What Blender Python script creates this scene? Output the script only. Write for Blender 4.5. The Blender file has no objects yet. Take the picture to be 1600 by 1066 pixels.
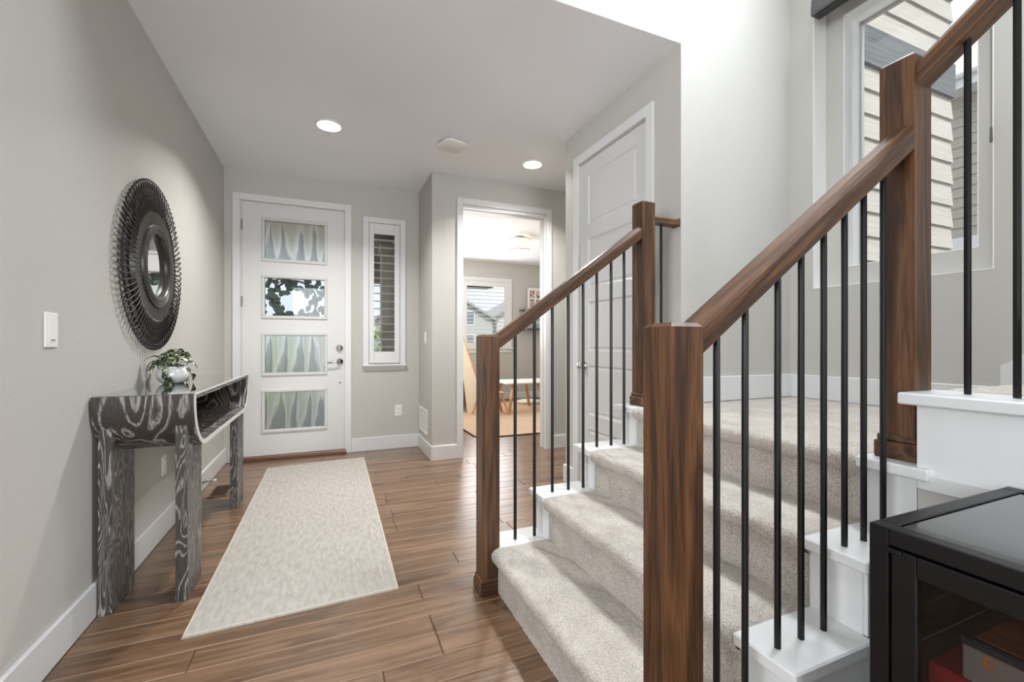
import bpy, bmesh, math, random
import numpy as np
from mathutils import Vector, Matrix, Quaternion
random.seed(7); RNG = np.random.default_rng(11)
SC = bpy.context.scene
COL = SC.collection
PI = math.pi

# ------------------------------------------------------------------ camera
FPX, YAW = 690.0, math.atan2(290.0, 690.0)
cam_d = bpy.data.cameras.new('camera'); cam = bpy.data.objects.new('camera', cam_d); COL.objects.link(cam)
cam_d.sensor_fit = 'HORIZONTAL'; cam_d.sensor_width = 36.0; cam_d.lens = 36.0 * FPX / 1600.0
cam_d.shift_y = 5.0 / 1600.0; cam_d.clip_start = 0.02; cam_d.clip_end = 500
cam.location = (0, 0, 1.10); cam.rotation_euler = (PI / 2, 0, -YAW)
SC.camera = cam

# ------------------------------------------------------------------ view / world / big lights
SC.view_settings.view_transform = 'Standard'; SC.view_settings.look = 'None'
SC.view_settings.exposure = 0.52; SC.view_settings.gamma = 1.0; SC.view_settings.use_curve_mapping = False
SC.cycles.use_denoising = True
SC.cycles.max_bounces = 10; SC.cycles.diffuse_bounces = 6; SC.cycles.glossy_bounces = 5
SC.cycles.transmission_bounces = 8; SC.cycles.transparent_max_bounces = 12
SC.cycles.sample_clamp_indirect = 6.0; SC.cycles.caustics_reflective = False; SC.cycles.caustics_refractive = False

W = bpy.data.worlds.new('sky'); SC.world = W; W.use_nodes = True
nt = W.node_tree; nt.nodes.clear()
wo = nt.nodes.new('ShaderNodeOutputWorld'); bg = nt.nodes.new('ShaderNodeBackground')
tc = nt.nodes.new('ShaderNodeTexCoord'); sep = nt.nodes.new('ShaderNodeSeparateXYZ')
nt.links.new(tc.outputs['Generated'], sep.inputs[0])
ramp = nt.nodes.new('ShaderNodeValToRGB'); nt.links.new(sep.outputs['Z'], ramp.inputs[0])
# overcast-bright sky: paler at the horizon, brighter toward the zenith
ramp.color_ramp.elements[0].position = 0.0; ramp.color_ramp.elements[0].color = (0.62, 0.68, 0.74, 1)
ramp.color_ramp.elements[1].position = 1.0; ramp.color_ramp.elements[1].color = (1.25, 1.35, 1.50, 1)
noi = nt.nodes.new('ShaderNodeTexNoise'); noi.inputs['Scale'].default_value = 2.2; noi.inputs['Detail'].default_value = 5
nt.links.new(tc.outputs['Generated'], noi.inputs['Vector'])
cr = nt.nodes.new('ShaderNodeValToRGB'); nt.links.new(noi.outputs['Fac'], cr.inputs[0])
cr.color_ramp.elements[0].position = 0.42; cr.color_ramp.elements[1].position = 0.68
mx = nt.nodes.new('ShaderNodeMix'); mx.data_type = 'RGBA'
nt.links.new(cr.outputs['Color'], mx.inputs[0]); nt.links.new(ramp.outputs['Color'], mx.inputs[6])
mx.inputs[7].default_value = (1.05, 1.07, 1.10, 1)
nt.links.new(mx.outputs[2], bg.inputs['Color']); bg.inputs['Strength'].default_value = 0.92
nt.links.new(bg.outputs[0], wo.inputs[0])

def area_light(name, loc, direction, sx, sy, power, color=(1, 1, 1), spread=180):
    d = bpy.data.lights.new(name, 'AREA'); d.shape = 'RECTANGLE'; d.size = sx; d.size_y = sy
    d.energy = power; d.color = color; d.spread = math.radians(spread)
    o = bpy.data.objects.new(name, d); COL.objects.link(o); o.location = loc
    o.rotation_euler = Vector(direction).to_track_quat('-Z', 'Y').to_euler()
    return o

sun_d = bpy.data.lights.new('sun', 'SUN'); sun_d.energy = 2.3; sun_d.angle = math.radians(6); sun_d.color = (1, .96, .90)
sun = bpy.data.objects.new('sun', sun_d); COL.objects.link(sun)
sun.rotation_euler = Vector((0.03, 0.62, -0.78)).to_track_quat('-Z', 'Y').to_euler()
# daylight through the tall windows of the living room behind the camera, its side windows,
# plus an added stairwell fill lamp, no window there, brightening landing and treads
area_light('rear_window_light', (0.35, -4.95, 1.5), (0, 1, 0.10), 2.5, 2.6, 150, (0.90, 0.95, 1))
area_light('stairwell_fill_light', (2.58, 0.95, 3.95), (-0.50, -0.04, -1.0), 1.1, 1.0, 60, (0.90, 0.955, 1), 112)
area_light('side_window_light', (-4.9, -1.6, 2.0), (1, 0, 0), 3.4, 2.4, 165, (0.92, 0.96, 1))
area_light('office_window_light', (2.4, 8.02, 1.7), (0, -1, 0), 1.9, 1.3, 30, (0.97, 0.98, 1))
area_light('office_side_window_light', (1.12, 6.4, 1.7), (1, 0, 0), 1.5, 1.3, 26, (1, 0.97, 0.93))

# ------------------------------------------------------------------ helpers
def lin(r, g, b):
    f = lambda c: (c / 255.0) / 12.92 if c <= 10 else (((c / 255.0) + 0.055) / 1.055) ** 2.4
    return (f(r), f(g), f(b), 1.0)

def new_mat(name):
    m = bpy.data.materials.new(name); m.use_nodes = True
    return m, m.node_tree, m.node_tree.nodes['Principled BSDF']

def N(nt, kind, **kw):
    n = nt.nodes.new(kind)
    for k, v in kw.items():
        if k in n.inputs: n.inputs[k].default_value = v
        else: setattr(n, k, v)
    return n

def ramp_node(nt, src, stops):
    r = nt.nodes.new('ShaderNodeValToRGB'); e = r.color_ramp.elements
    while len(e) < len(stops): e.new(0.5)
    for el, (p, c) in zip(e, stops):
        el.position = p; el.color = c if len(c) == 4 else (*c, 1)
    nt.links.new(src, r.inputs[0]); return r

def coords(nt, scale=(1, 1, 1), rnd=0.0, kind='Object'):
    t = nt.nodes.new('ShaderNodeTexCoord'); m = nt.nodes.new('ShaderNodeMapping')
    m.inputs['Scale'].default_value = scale
    nt.links.new(t.outputs[kind], m.inputs['Vector'])
    if rnd:
        oi = nt.nodes.new('ShaderNodeObjectInfo'); mul = nt.nodes.new('ShaderNodeMath'); mul.operation = 'MULTIPLY'
        mul.inputs[1].default_value = rnd; nt.links.new(oi.outputs['Random'], mul.inputs[0])
        cb = nt.nodes.new('ShaderNodeCombineXYZ')
        for i in range(3): nt.links.new(mul.outputs[0], cb.inputs[i])
        nt.links.new(cb.outputs[0], m.inputs['Location'])
    return m.outputs['Vector']

def bump(nt, b, height, strength, dist=0.002):
    n = nt.nodes.new('ShaderNodeBump'); n.inputs['Strength'].default_value = strength
    n.inputs['Distance'].default_value = dist
    nt.links.new(height, n.inputs['Height']); nt.links.new(n.outputs[0], b.inputs['Normal'])

def simple(name, col, rough=0.5, metal=0.0, spec=0.5, coat=0.0):
    m, nt, b = new_mat(name)
    b.inputs['Base Color'].default_value = col; b.inputs['Roughness'].default_value = rough
    b.inputs['Metallic'].default_value = metal; b.inputs['Specular IOR Level'].default_value = spec
    b.inputs['Coat Weight'].default_value = coat
    return m

def paint(name, col, rough=0.6, tex=0.10, scale=95, dist=0.0022):
    m, nt, b = new_mat(name)
    v = coords(nt)
    n = N(nt, 'ShaderNodeTexNoise', Scale=scale, Detail=3.0)
    nt.links.new(v, n.inputs['Vector'])
    n2 = N(nt, 'ShaderNodeTexNoise', Scale=1.3, Detail=2.0); nt.links.new(v, n2.inputs['Vector'])
    c2 = tuple(x * 0.965 for x in col[:3])
    r = ramp_node(nt, n2.outputs['Fac'], [(0.3, c2), (0.7, col[:3])])
    nt.links.new(r.outputs[0], b.inputs['Base Color'])
    b.inputs['Roughness'].default_value = rough
    bump(nt, b, n.outputs['Fac'], tex, dist)
    return m

def wood(name, dark, mid, light, axis='Z', rough=0.38, fine=1.0, coat=0.15, per=0.0, bumpy=0.25):
    """stained timber, grain running along a local axis"""
    m, nt, b = new_mat(name)
    long = 0.055
    s = {'X': (long, 1, 1), 'Y': (1, long, 1), 'Z': (1, 1, long)}[axis]
    v = coords(nt, tuple(x * 10 * fine for x in s), rnd=37.0)
    n1 = N(nt, 'ShaderNodeTexNoise', Scale=1.1, Detail=4.0, Distortion=0.6); nt.links.new(v, n1.inputs['Vector'])
    mu = N(nt, 'ShaderNodeMath', operation='MULTIPLY'); mu.inputs[1].default_value = 9.0
    nt.links.new(n1.outputs['Fac'], mu.inputs[0])
    fr = N(nt, 'ShaderNodeMath', operation='PINGPONG'); fr.inputs[1].default_value = 1.0
    nt.links.new(mu.outputs[0], fr.inputs[0])
    n2 = N(nt, 'ShaderNodeTexNoise', Scale=14.0, Detail=3.0); nt.links.new(v, n2.inputs['Vector'])
    a = N(nt, 'ShaderNodeMath', operation='MULTIPLY_ADD'); a.inputs[1].default_value = 0.45
    nt.links.new(fr.outputs[0], a.inputs[0])
    n2s = N(nt, 'ShaderNodeMath', operation='MULTIPLY'); n2s.inputs[1].default_value = 0.62
    nt.links.new(n2.outputs['Fac'], n2s.inputs[0]); nt.links.new(n2s.outputs[0], a.inputs[2])
    r = ramp_node(nt, a.outputs[0], [(0.22, dark[:3]), (0.52, mid[:3]), (0.85, light[:3])])
    out = r.outputs[0]
    if per:
        oi = nt.nodes.new('ShaderNodeObjectInfo')
        mr = N(nt, 'ShaderNodeMapRange'); mr.inputs['To Min'].default_value = 1 - per; mr.inputs['To Max'].default_value = 1 + per
        nt.links.new(oi.outputs['Random'], mr.inputs['Value'])
        hs = N(nt, 'ShaderNodeHueSaturation'); nt.links.new(out, hs.inputs['Color']); nt.links.new(mr.outputs[0], hs.inputs['Value'])
        out = hs.outputs[0]
    if per:
        vk = coords(nt, (3.0, 9.0, 3.0), rnd=53.0); nk = N(nt, 'ShaderNodeTexNoise', Scale=1.0, Detail=5.0, Roughness=0.65); nt.links.new(vk, nk.inputs['Vector'])
        rk = ramp_node(nt, nk.outputs['Fac'], [(0.34, (0.62, 0.58, 0.56)), (0.48, (1, 1, 1)), (0.62, (1, 1, 1)), (0.75, (1.0, 0.93, 0.86))])
        mk = nt.nodes.new('ShaderNodeMix'); mk.data_type = 'RGBA'; mk.blend_type = 'MULTIPLY'; mk.inputs[0].default_value = 1.0
        nt.links.new(out, mk.inputs[6]); nt.links.new(rk.outputs[0], mk.inputs[7]); out = mk.outputs[2]
    nt.links.new(out, b.inputs['Base Color'])
    b.inputs['Roughness'].default_value = rough; b.inputs['Coat Weight'].default_value = coat; b.inputs['Coat Roughness'].default_value = 0.25
    bump(nt, b, a.outputs[0], bumpy, 0.0015)
    return m

def loc_of(o): return Vector(o.get('_wl', (0, 0, 0)))

def link(o, parent, wloc):
    COL.objects.link(o)
    if parent is not None:
        o.parent = parent
        wl = WL[parent.name]
        o.location = Vector(wloc) - wl
    else:
        o.location = wloc
    WL[o.name] = Vector(wloc)
WL = {}

class MB:
    def __init__(s): s.v = []; s.f = []
    def poly(s, pts, faces):
        b = len(s.v); s.v += [tuple(p) for p in pts]; s.f += [tuple(b + i for i in f) for f in faces]; return s
    def box(s, x0, x1, y0, y1, z0, z1):
        x0, x1 = sorted((x0, x1)); y0, y1 = sorted((y0, y1)); z0, z1 = sorted((z0, z1))
        return s.poly([(x0, y0, z0), (x1, y0, z0), (x1, y1, z0), (x0, y1, z0), (x0, y0, z1), (x1, y0, z1), (x1, y1, z1), (x0, y1, z1)],
                      [(0, 3, 2, 1), (4, 5, 6, 7), (0, 1, 5, 4), (1, 2, 6, 5), (2, 3, 7, 6), (3, 0, 4, 7)])
    def bbox(s, x0, x1, y0, y1, z0, z1, c=0.004):
        """box with every edge chamfered"""
        x0, x1 = sorted((x0, x1)); y0, y1 = sorted((y0, y1)); z0, z1 = sorted((z0, z1))
        bm = bmesh.new(); bmesh.ops.create_cube(bm, size=1.0)
        bmesh.ops.scale(bm, vec=(x1 - x0, y1 - y0, z1 - z0), verts=bm.verts)
        bmesh.ops.translate(bm, vec=((x0 + x1) / 2, (y0 + y1) / 2, (z0 + z1) / 2), verts=bm.verts)
        c = min(c, (x1 - x0) * .45, (y1 - y0) * .45, (z1 - z0) * .45)
        bmesh.ops.bevel(bm, geom=list(bm.edges), offset=c, segments=1, affect='EDGES', profile=0.5)
        bm.verts.index_update()
        s.poly([v.co[:] for v in bm.verts], [tuple(v.index for v in f.verts) for f in bm.faces]); bm.free(); return s
    def prism(s, pts, axis, a, b):
        """closed polygon (2D) extruded along axis: pts give the other two coordinates in xyz order"""
        n = len(pts)
        def mk(p, t):
            return {'X': (t, p[0], p[1]), 'Y': (p[0], t, p[1]), 'Z': (p[0], p[1], t)}[axis]
        V = [mk(p, a) for p in pts] + [mk(p, b) for p in pts]
        F = [tuple(range(n - 1, -1, -1)), tuple(range(n, 2 * n))] + [(i, (i + 1) % n, n + (i + 1) % n, n + i) for i in range(n)]
        return s.poly(V, F)
    def ring(s, outer, inner, axis, a, b):
        n = len(outer)
        def mk(p, t):
            return {'X': (t, p[0], p[1]), 'Y': (p[0], t, p[1]), 'Z': (p[0], p[1], t)}[axis]
        V = [mk(p, a) for p in outer] + [mk(p, b) for p in outer] + [mk(p, a) for p in inner] + [mk(p, b) for p in inner]
        F = []
        for i in range(n):
            j = (i + 1) % n
            F += [(i, j, n + j, n + i), (2 * n + j, 2 * n + i, 3 * n + i, 3 * n + j), (n + i, n + j, 3 * n + j, 3 * n + i), (j, i, 2 * n + i, 2 * n + j)]
        return s.poly(V, F)
    def tube(s, pts, r, n=6, closed=False, cap=True):
        P = [Vector(p) for p in pts]; m = len(P)
        R = r if isinstance(r, (list, tuple)) else [r] * m
        V = []; prev = None
        for i, p in enumerate(P):
            if closed: t = P[(i + 1) % m] - P[(i - 1) % m]
            else: t = P[min(i + 1, m - 1)] - P[max(i - 1, 0)]
            t.normalize()
            if prev is None:
                up = Vector((0, 0, 1)) if abs(t.z) < .9 else Vector((1, 0, 0))
                u = t.cross(up).normalized()
            else:
                u = (prev - t * prev.dot(t)).normalized()
            prev = u; w = t.cross(u)
            V += [tuple(p + R[i] * (u * math.cos(2 * PI * k / n) + w * math.sin(2 * PI * k / n))) for k in range(n)]
        F = []
        rng = m if closed else m - 1
        for i in range(rng):
            j = (i + 1) % m
            for k in range(n):
                l = (k + 1) % n
                F.append((i * n + k, i * n + l, j * n + l, j * n + k))
        if cap and not closed:
            F.append(tuple(range(n - 1, -1, -1))); F.append(tuple((m - 1) * n + k for k in range(n)))
        return s.poly(V, F)
    def lathe(s, prof, c, axis='Z', n=24):
        """prof: list of (radius, height) from bottom to top about an axis through c"""
        V = []; m = len(prof)
        for r, h in prof:
            for k in range(n):
                a = 2 * PI * k / n; p, q = r * math.cos(a), r * math.sin(a)
                V.append({'Z': (c[0] + p, c[1] + q, c[2] + h), 'X': (c[0] + h, c[1] + p, c[2] + q), 'Y': (c[0] + q, c[1] + h, c[2] + p)}[axis])
        F = []
        for i in range(m - 1):
            for k in range(n):
                l = (k + 1) % n; F.append((i * n + k, i * n + l, (i + 1) * n + l, (i + 1) * n + k))
        F.append(tuple(range(n - 1, -1, -1))); F.append(tuple((m - 1) * n + k for k in range(n)))
        return s.poly(V, F)
    def build(s, name, mat, parent=None, smooth=False, origin=None):
        P = np.array(s.v, dtype=float)
        c = Vector(((P.min(0) + P.max(0)) / 2).tolist()) if origin is None else Vector(origin)
        me = bpy.data.meshes.new(name)
        me.from_pydata([tuple(Vector(p) - c) for p in s.v], [], s.f); me.update()
        if mat is not None: me.materials.append(mat)
        if smooth:
            me.polygons.foreach_set('use_smooth', [True] * len(me.polygons))
            if smooth == 'auto':
                try: me.set_sharp_from_angle(angle=math.radians(35))
                except Exception: pass
        o = bpy.data.objects.new(name, me); link(o, parent, c); return o

def thing(name, label, cat, loc, group=None):
    o = bpy.data.objects.new(name, None); o.empty_display_size = 0.05
    link(o, None, Vector(loc)); o['label'] = label; o['category'] = cat
    if group: o['group'] = group
    return o
def tag(o, label, cat, group=None):
    o['label'] = label; o['category'] = cat
    if group: o['group'] = group
    return o
def struct(o, label=None):
    o['kind'] = 'structure'
    if label: o['label'] = label
    return o
def struct_root(name, loc, label=None):
    o = bpy.data.objects.new(name, None); o.empty_display_size = 0.05; link(o, None, Vector(loc)); return struct(o, label)
def copy_part(src, parent, wloc, rot=None):
    c = src.copy(); link(c, parent, wloc)
    if rot is not None: c.rotation_euler = rot
    return c
def wall_with_holes(mb, axis, t0, t1, u0, u1, z0, z1, holes):
    """wall slab normal to axis between t0 and t1 with rectangular holes (u0,u1,z0,z1)"""
    us = sorted({u0, u1, *[h[0] for h in holes], *[h[1] for h in holes]})
    for a, b in zip(us, us[1:]):
        if a < u0 - 1e-6 or b > u1 + 1e-6: continue
        hs = sorted([(h[2], h[3]) for h in holes if h[0] <= a + 1e-6 and h[1] >= b - 1e-6])
        z = z0
        for h0, h1 in hs + [(z1, z1)]:
            if h0 > z + 1e-6:
                if axis == 'X': mb.box(t0, t1, a, b, z, h0)
                else: mb.box(a, b, t0, t1, z, h0)
            z = max(z, h1)
    return mb

# ------------------------------------------------------------------ materials
M = {}
M['wall'] = paint('warm_grey_wall_paint', lin(194, 192, 187), 0.62, 0.45)
M['ceil'] = paint('ceiling_paint', lin(243, 246, 250), 0.75, 0.15)
M['trim'] = simple('white_trim_paint', lin(220, 221, 221), 0.32)
M['lit_jamb'] = simple('lit_jamb_white', lin(242, 242, 241), 0.4)  # daylight on the recess jambs put into a brighter white
M['door'] = simple('white_door_paint', lin(214, 214, 213), 0.35)
M['doorframe'] = simple('grey_white_glazing_frame', lin(205, 205, 204), 0.38)
M['darkgap'] = simple('shadow_gap', lin(90, 88, 86), 0.7)
POST = (lin(43, 27, 16), lin(78, 49, 28), lin(110, 74, 44))
M['post'] = wood('stained_post_wood', *POST, axis='Z', rough=0.42, fine=1.5)
M['floor_wood'] = wood('hardwood_plank', lin(92, 68, 50), lin(116, 89, 66), lin(132, 104, 80), axis='X', rough=0.28, per=0.13, coat=0.3, bumpy=0.4, fine=1.3)
M['floor_edge'] = simple('worn_plank_edge', lin(150, 120, 96), 0.35)
M['floor_gap'] = simple('plank_joint', lin(58, 40, 30), 0.7)
M['threshold'] = wood('threshold_wood', lin(80, 52, 34), lin(112, 76, 52), lin(134, 96, 68), axis='X', rough=0.4)
M['black_metal'] = simple('satin_black_metal', lin(11, 11, 13), 0.36, 0.0, 0.38)
M['chrome'] = simple('polished_nickel', lin(200, 198, 194), 0.14, 1.0)
M['hinge'] = simple('satin_nickel', lin(150, 147, 142), 0.3, 1.0)
M['plastic'] = simple('white_plastic', lin(235, 234, 231), 0.35)
M['plastic_dark'] = simple('dark_slot', lin(60, 58, 56), 0.6)
M['light_wood'] = wood('light_beech', lin(168, 116, 72), lin(198, 146, 98), lin(214, 168, 120), axis='Z', rough=0.45)

def carpet_mat(name, c1, c2, sc=240):
    m, nt, b = new_mat(name)
    v = coords(nt)
    n = N(nt, 'ShaderNodeTexNoise', Scale=sc, Detail=3.0, Roughness=0.7); nt.links.new(v, n.inputs['Vector'])
    n2 = N(nt, 'ShaderNodeTexNoise', Scale=9.0, Detail=3.0); nt.links.new(v, n2.inputs['Vector'])
    ad = N(nt, 'ShaderNodeMath', operation='MULTIPLY_ADD'); ad.inputs[1].default_value = 0.25
    nt.links.new(n2.outputs['Fac'], ad.inputs[0]); nt.links.new(n.outputs['Fac'], ad.inputs[2])
    r = ramp_node(nt, ad.outputs[0], [(0.45, c1[:3]), (0.78, c2[:3])])
    nt.links.new(r.outputs[0], b.inputs['Base Color']); b.inputs['Roughness'].default_value = 1.0
    b.inputs['Specular IOR Level'].default_value = 0.1; b.inputs['Sheen Weight'].default_value = 0.25
    bump(nt, b, n.outputs['Fac'], 0.6, 0.004)
    return m
M['carpet'] = carpet_mat('grey_beige_carpet', lin(143, 132, 120), lin(212, 205, 197))
M['tan_rug'] = carpet_mat('tan_woven_rug', lin(190, 160, 130), lin(216, 190, 162), 160)

def cerused(name, axis, k=6.0):
    """dark oak with white lime rubbed into the cathedral grain"""
    m, nt, b = new_mat(name)
    s = {'X': (.16, 1, 1), 'Y': (1, .16, 1), 'Z': (1, 1, .16)}[axis]
    v = coords(nt, tuple(x * k for x in s), rnd=21.0)
    n1 = N(nt, 'ShaderNodeTexNoise', Scale=0.8, Detail=2.0, Distortion=0.5, Roughness=0.4); nt.links.new(v, n1.inputs['Vector'])
    mu = N(nt, 'ShaderNodeMath', operation='MULTIPLY'); mu.inputs[1].default_value = 34.0; nt.links.new(n1.outputs['Fac'], mu.inputs[0])
    pp = N(nt, 'ShaderNodeMath', operation='PINGPONG'); pp.inputs[1].default_value = 1.0; nt.links.new(mu.outputs[0], pp.inputs[0])
    lr = ramp_node(nt, pp.outputs[0], [(0.58, (0, 0, 0)), (0.86, (1, 1, 1))])
    v2 = coords(nt, tuple({.16: .06, 1: 1}[x] * 150 for x in s), rnd=13.0)
    n2 = N(nt, 'ShaderNodeTexNoise', Scale=1.6, Detail=3.0, Roughness=0.7); nt.links.new(v2, n2.inputs['Vector'])
    pr = ramp_node(nt, n2.outputs['Fac'], [(0.36, (0.25, 0.25, 0.25)), (0.60, (1, 1, 1))])
    a = N(nt, 'ShaderNodeMath', operation='MULTIPLY'); nt.links.new(lr.outputs[0], a.inputs[0]); nt.links.new(pr.outputs[0], a.inputs[1])
    ad = N(nt, 'ShaderNodeMath', operation='MULTIPLY_ADD'); ad.inputs[1].default_value = 0.28
    nt.links.new(pr.outputs[0], ad.inputs[0]); nt.links.new(a.outputs[0], ad.inputs[2])
    r = ramp_node(nt, ad.outputs[0], [(0.06, lin(50, 46, 44)[:3]), (0.40, lin(84, 79, 76)[:3]), (1.0, lin(168, 162, 156)[:3])])
    nt.links.new(r.outputs[0], b.inputs['Base Color']); b.inputs['Roughness'].default_value = 0.42
    bump(nt, b, n2.outputs['Fac'], 0.3, 0.001)
    return m
M['cer_x'] = cerused('cerused_oak_x', 'X'); M['cer_z'] = cerused('cerused_oak_z', 'Z')
M['cer_y'] = cerused('cerused_oak_y', 'Y'); M['cer_leg'] = cerused('cerused_oak_leg', 'Z', 17.0)
M['gloss_top'] = simple('dark_glass_top', lin(58, 55, 53), 0.05, 0.0, 1.0, 1.0)
M['gloss_top'].node_tree.nodes['Principled BSDF'].inputs['IOR'].default_value = 2.0
M['rim'] = simple('bleached_edge', lin(214, 212, 205), 0.4)

def glass(name, rough=0.0, tint=(1, 1, 1, 1), ior=1.45):
    m, nt, b = new_mat(name)
    b.inputs['Base Color'].default_value = tint; b.inputs['Roughness'].default_value = rough
    b.inputs['Transmission Weight'].default_value = 1.0; b.inputs['IOR'].default_value = ior
    return m
def thin_glass(name, tint=(1, 1, 1, 1), refl=0.08):
    """single sheet pane: straight-through transparency with a fresnel reflection"""
    m = bpy.data.materials.new(name); m.use_nodes = True; nt = m.node_tree; nt.nodes.clear()
    o = nt.nodes.new('ShaderNodeOutputMaterial'); mixs = nt.nodes.new('ShaderNodeMixShader')
    tr = nt.nodes.new('ShaderNodeBsdfTransparent'); tr.inputs[0].default_value = tint
    gl = nt.nodes.new('ShaderNodeBsdfGlossy'); gl.inputs['Roughness'].default_value = 0.02
    lw = nt.nodes.new('ShaderNodeFresnel'); lw.inputs['IOR'].default_value = 1.35
    nt.links.new(lw.outputs[0], mixs.inputs[0]); nt.links.new(tr.outputs[0], mixs.inputs[1]); nt.links.new(gl.outputs[0], mixs.inputs[2])
    nt.links.new(mixs.outputs[0], o.inputs[0]); return m
M['pane'] = thin_glass('window_glass', (0.97, 0.98, 0.98, 1))
M['cab_glass'] = thin_glass('cabinet_glass', (0.78, 0.77, 0.76, 1))

def etched_glass(name):
    """rain-pattern door glass: tall tapering cones in rippled, frosted glass"""
    m = bpy.data.materials.new(name); m.use_nodes = True; nt = m.node_tree; nt.nodes.clear()
    L = nt.links.new
    def mm(op, a, b=None, c=None):
        n = nt.nodes.new('ShaderNodeMath'); n.operation = op
        for i, x in enumerate((a, b, c)):
            if x is None: continue
            if isinstance(x, (int, float)): n.inputs[i].default_value = x
            else: L(x, n.inputs[i])
        return n.outputs[0]
    o = nt.nodes.new('ShaderNodeOutputMaterial')
    t = nt.nodes.new('ShaderNodeTexCoord'); sp = nt.nodes.new('ShaderNodeSeparateXYZ'); L(t.outputs['Object'], sp.inputs[0])
    oi = nt.nodes.new('ShaderNodeObjectInfo')
    def noise(scale, vec, detail=2.0):
        mp = nt.nodes.new('ShaderNodeMapping'); mp.inputs['Scale'].default_value = vec; L(t.outputs['Object'], mp.inputs['Vector'])
        cb = nt.nodes.new('ShaderNodeCombineXYZ'); L(mm('MULTIPLY', oi.outputs['Random'], 31.0), cb.inputs[0]); L(cb.outputs[0], mp.inputs['Location'])
        n = N(nt, 'ShaderNodeTexNoise', Scale=scale, Detail=detail); L(mp.outputs[0], n.inputs['Vector']); return n.outputs['Fac']
    wob = noise(1.0, (7, 1, 1.5)); fine = noise(1.0, (150, 1, 50), 3.0); med = noise(1.0, (26, 1, 4))
    xs = mm('ADD', mm('ADD', sp.outputs['X'], mm('MULTIPLY', oi.outputs['Random'], 0.3)), mm('MULTIPLY_ADD', wob, 0.16, 10.0))
    tri = mm('MULTIPLY', mm('PINGPONG', xs, 0.065), 15.4)            # 0..1 across each cone
    zz = mm('MULTIPLY', sp.outputs['Z'], 2.2)                          # -0.4..0.4 up the pane
    f = mm('ADD', mm('ADD', tri, zz), mm('MULTIPLY_ADD', med, 0.9, -0.45))
    cone = ramp_node(nt, f, [(0.28, (0.66, 0.70, 0.70)), (0.44, (0.92, 0.93, 0.91)), (0.50, (1.0, 1.0, 0.98)), (0.62, (0.95, 0.96, 0.93)), (0.95, (0.84, 0.87, 0.82))])
    bp = nt.nodes.new('ShaderNodeBump'); bp.inputs['Strength'].default_value = 0.8; bp.inputs['Distance'].default_value = 0.004
    L(mm('MULTIPLY_ADD', fine, 0.4, mm('MULTIPLY', f, 0.6)), bp.inputs['Height'])
    tl = nt.nodes.new('ShaderNodeBsdfTranslucent'); L(cone.outputs[0], tl.inputs[0]); L(bp.outputs[0], tl.inputs['Normal'])
    rf = nt.nodes.new('ShaderNodeBsdfRefraction'); rf.inputs['Roughness'].default_value = 0.42; rf.inputs['IOR'].default_value = 1.25
    L(cone.outputs[0], rf.inputs[0]); L(bp.outputs[0], rf.inputs['Normal'])
    gl = nt.nodes.new('ShaderNodeBsdfGlossy'); gl.inputs['Roughness'].default_value = 0.25; L(bp.outputs[0], gl.inputs['Normal'])
    m1 = nt.nodes.new('ShaderNodeMixShader'); m1.inputs[0].default_value = 0.78
    L(tl.outputs[0], m1.inputs[1]); L(rf.outputs[0], m1.inputs[2])
    m2 = nt.nodes.new('ShaderNodeMixShader'); m2.inputs[0].default_value = 0.05
    L(m1.outputs[0], m2.inputs[1]); L(gl.outputs[0], m2.inputs[2]); L(m2.outputs[0], o.inputs[0])
    return m
M['etched'] = etched_glass('patterned_door_glass')

def emit(name, col, s):
    m = bpy.data.materials.new(name); m.use_nodes = True; nt = m.node_tree; nt.nodes.clear()
    o = nt.nodes.new('ShaderNodeOutputMaterial'); e = nt.nodes.new('ShaderNodeEmission')
    e.inputs[0].default_value = col; e.inputs[1].default_value = s; nt.links.new(e.outputs[0], o.inputs[0]); return m
M['lamp'] = emit('lamp_lens', (1, .93, .82, 1), 9.0)

# ------------------------------------------------------------------ setting: floor and planks
XL, YF, YR, XJ, XC, YB, XW, ZC = -0.87, 4.78, 4.135, 0.92, 1.77, 1.85, 2.64, 2.73
ZT = 5.5
floor = struct(MB().box(-5.2, 4.9, -5.2, 8.5, -0.20, -0.006).build('floor', M['floor_wood']), 'brown hand-scraped hardwood floor')
plank_meshes = []
PW = 0.1238
for L in (0.42, 0.61, 0.83, 1.05, 1.24):
    bm = bmesh.new(); bmesh.ops.create_cube(bm, size=1.0)
    bmesh.ops.scale(bm, vec=(L - 0.0016, PW - 0.0018, 0.0065), verts=bm.verts)
    top = [e for e in bm.edges if all(v.co.z > 0 for v in e.verts)]
    bmesh.ops.bevel(bm, geom=top, offset=0.0026, segments=1, affect='EDGES')
    bm.normal_update()
    for f_ in bm.faces:
        if abs(f_.normal.y) > .2 and f_.normal.z > .2: f_.material_index = 1
        elif f_.normal.z < .5: f_.material_index = 2
    me = bpy.data.meshes.new('plank'); bm.to_mesh(me); bm.free(); me.materials.append(M['floor_wood']); me.materials.append(M['floor_edge']); me.materials.append(M['floor_gap'])
    plank_meshes.append((L, me))
row = 0
y = 1.912 - PW * 8 + PW / 2
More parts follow.
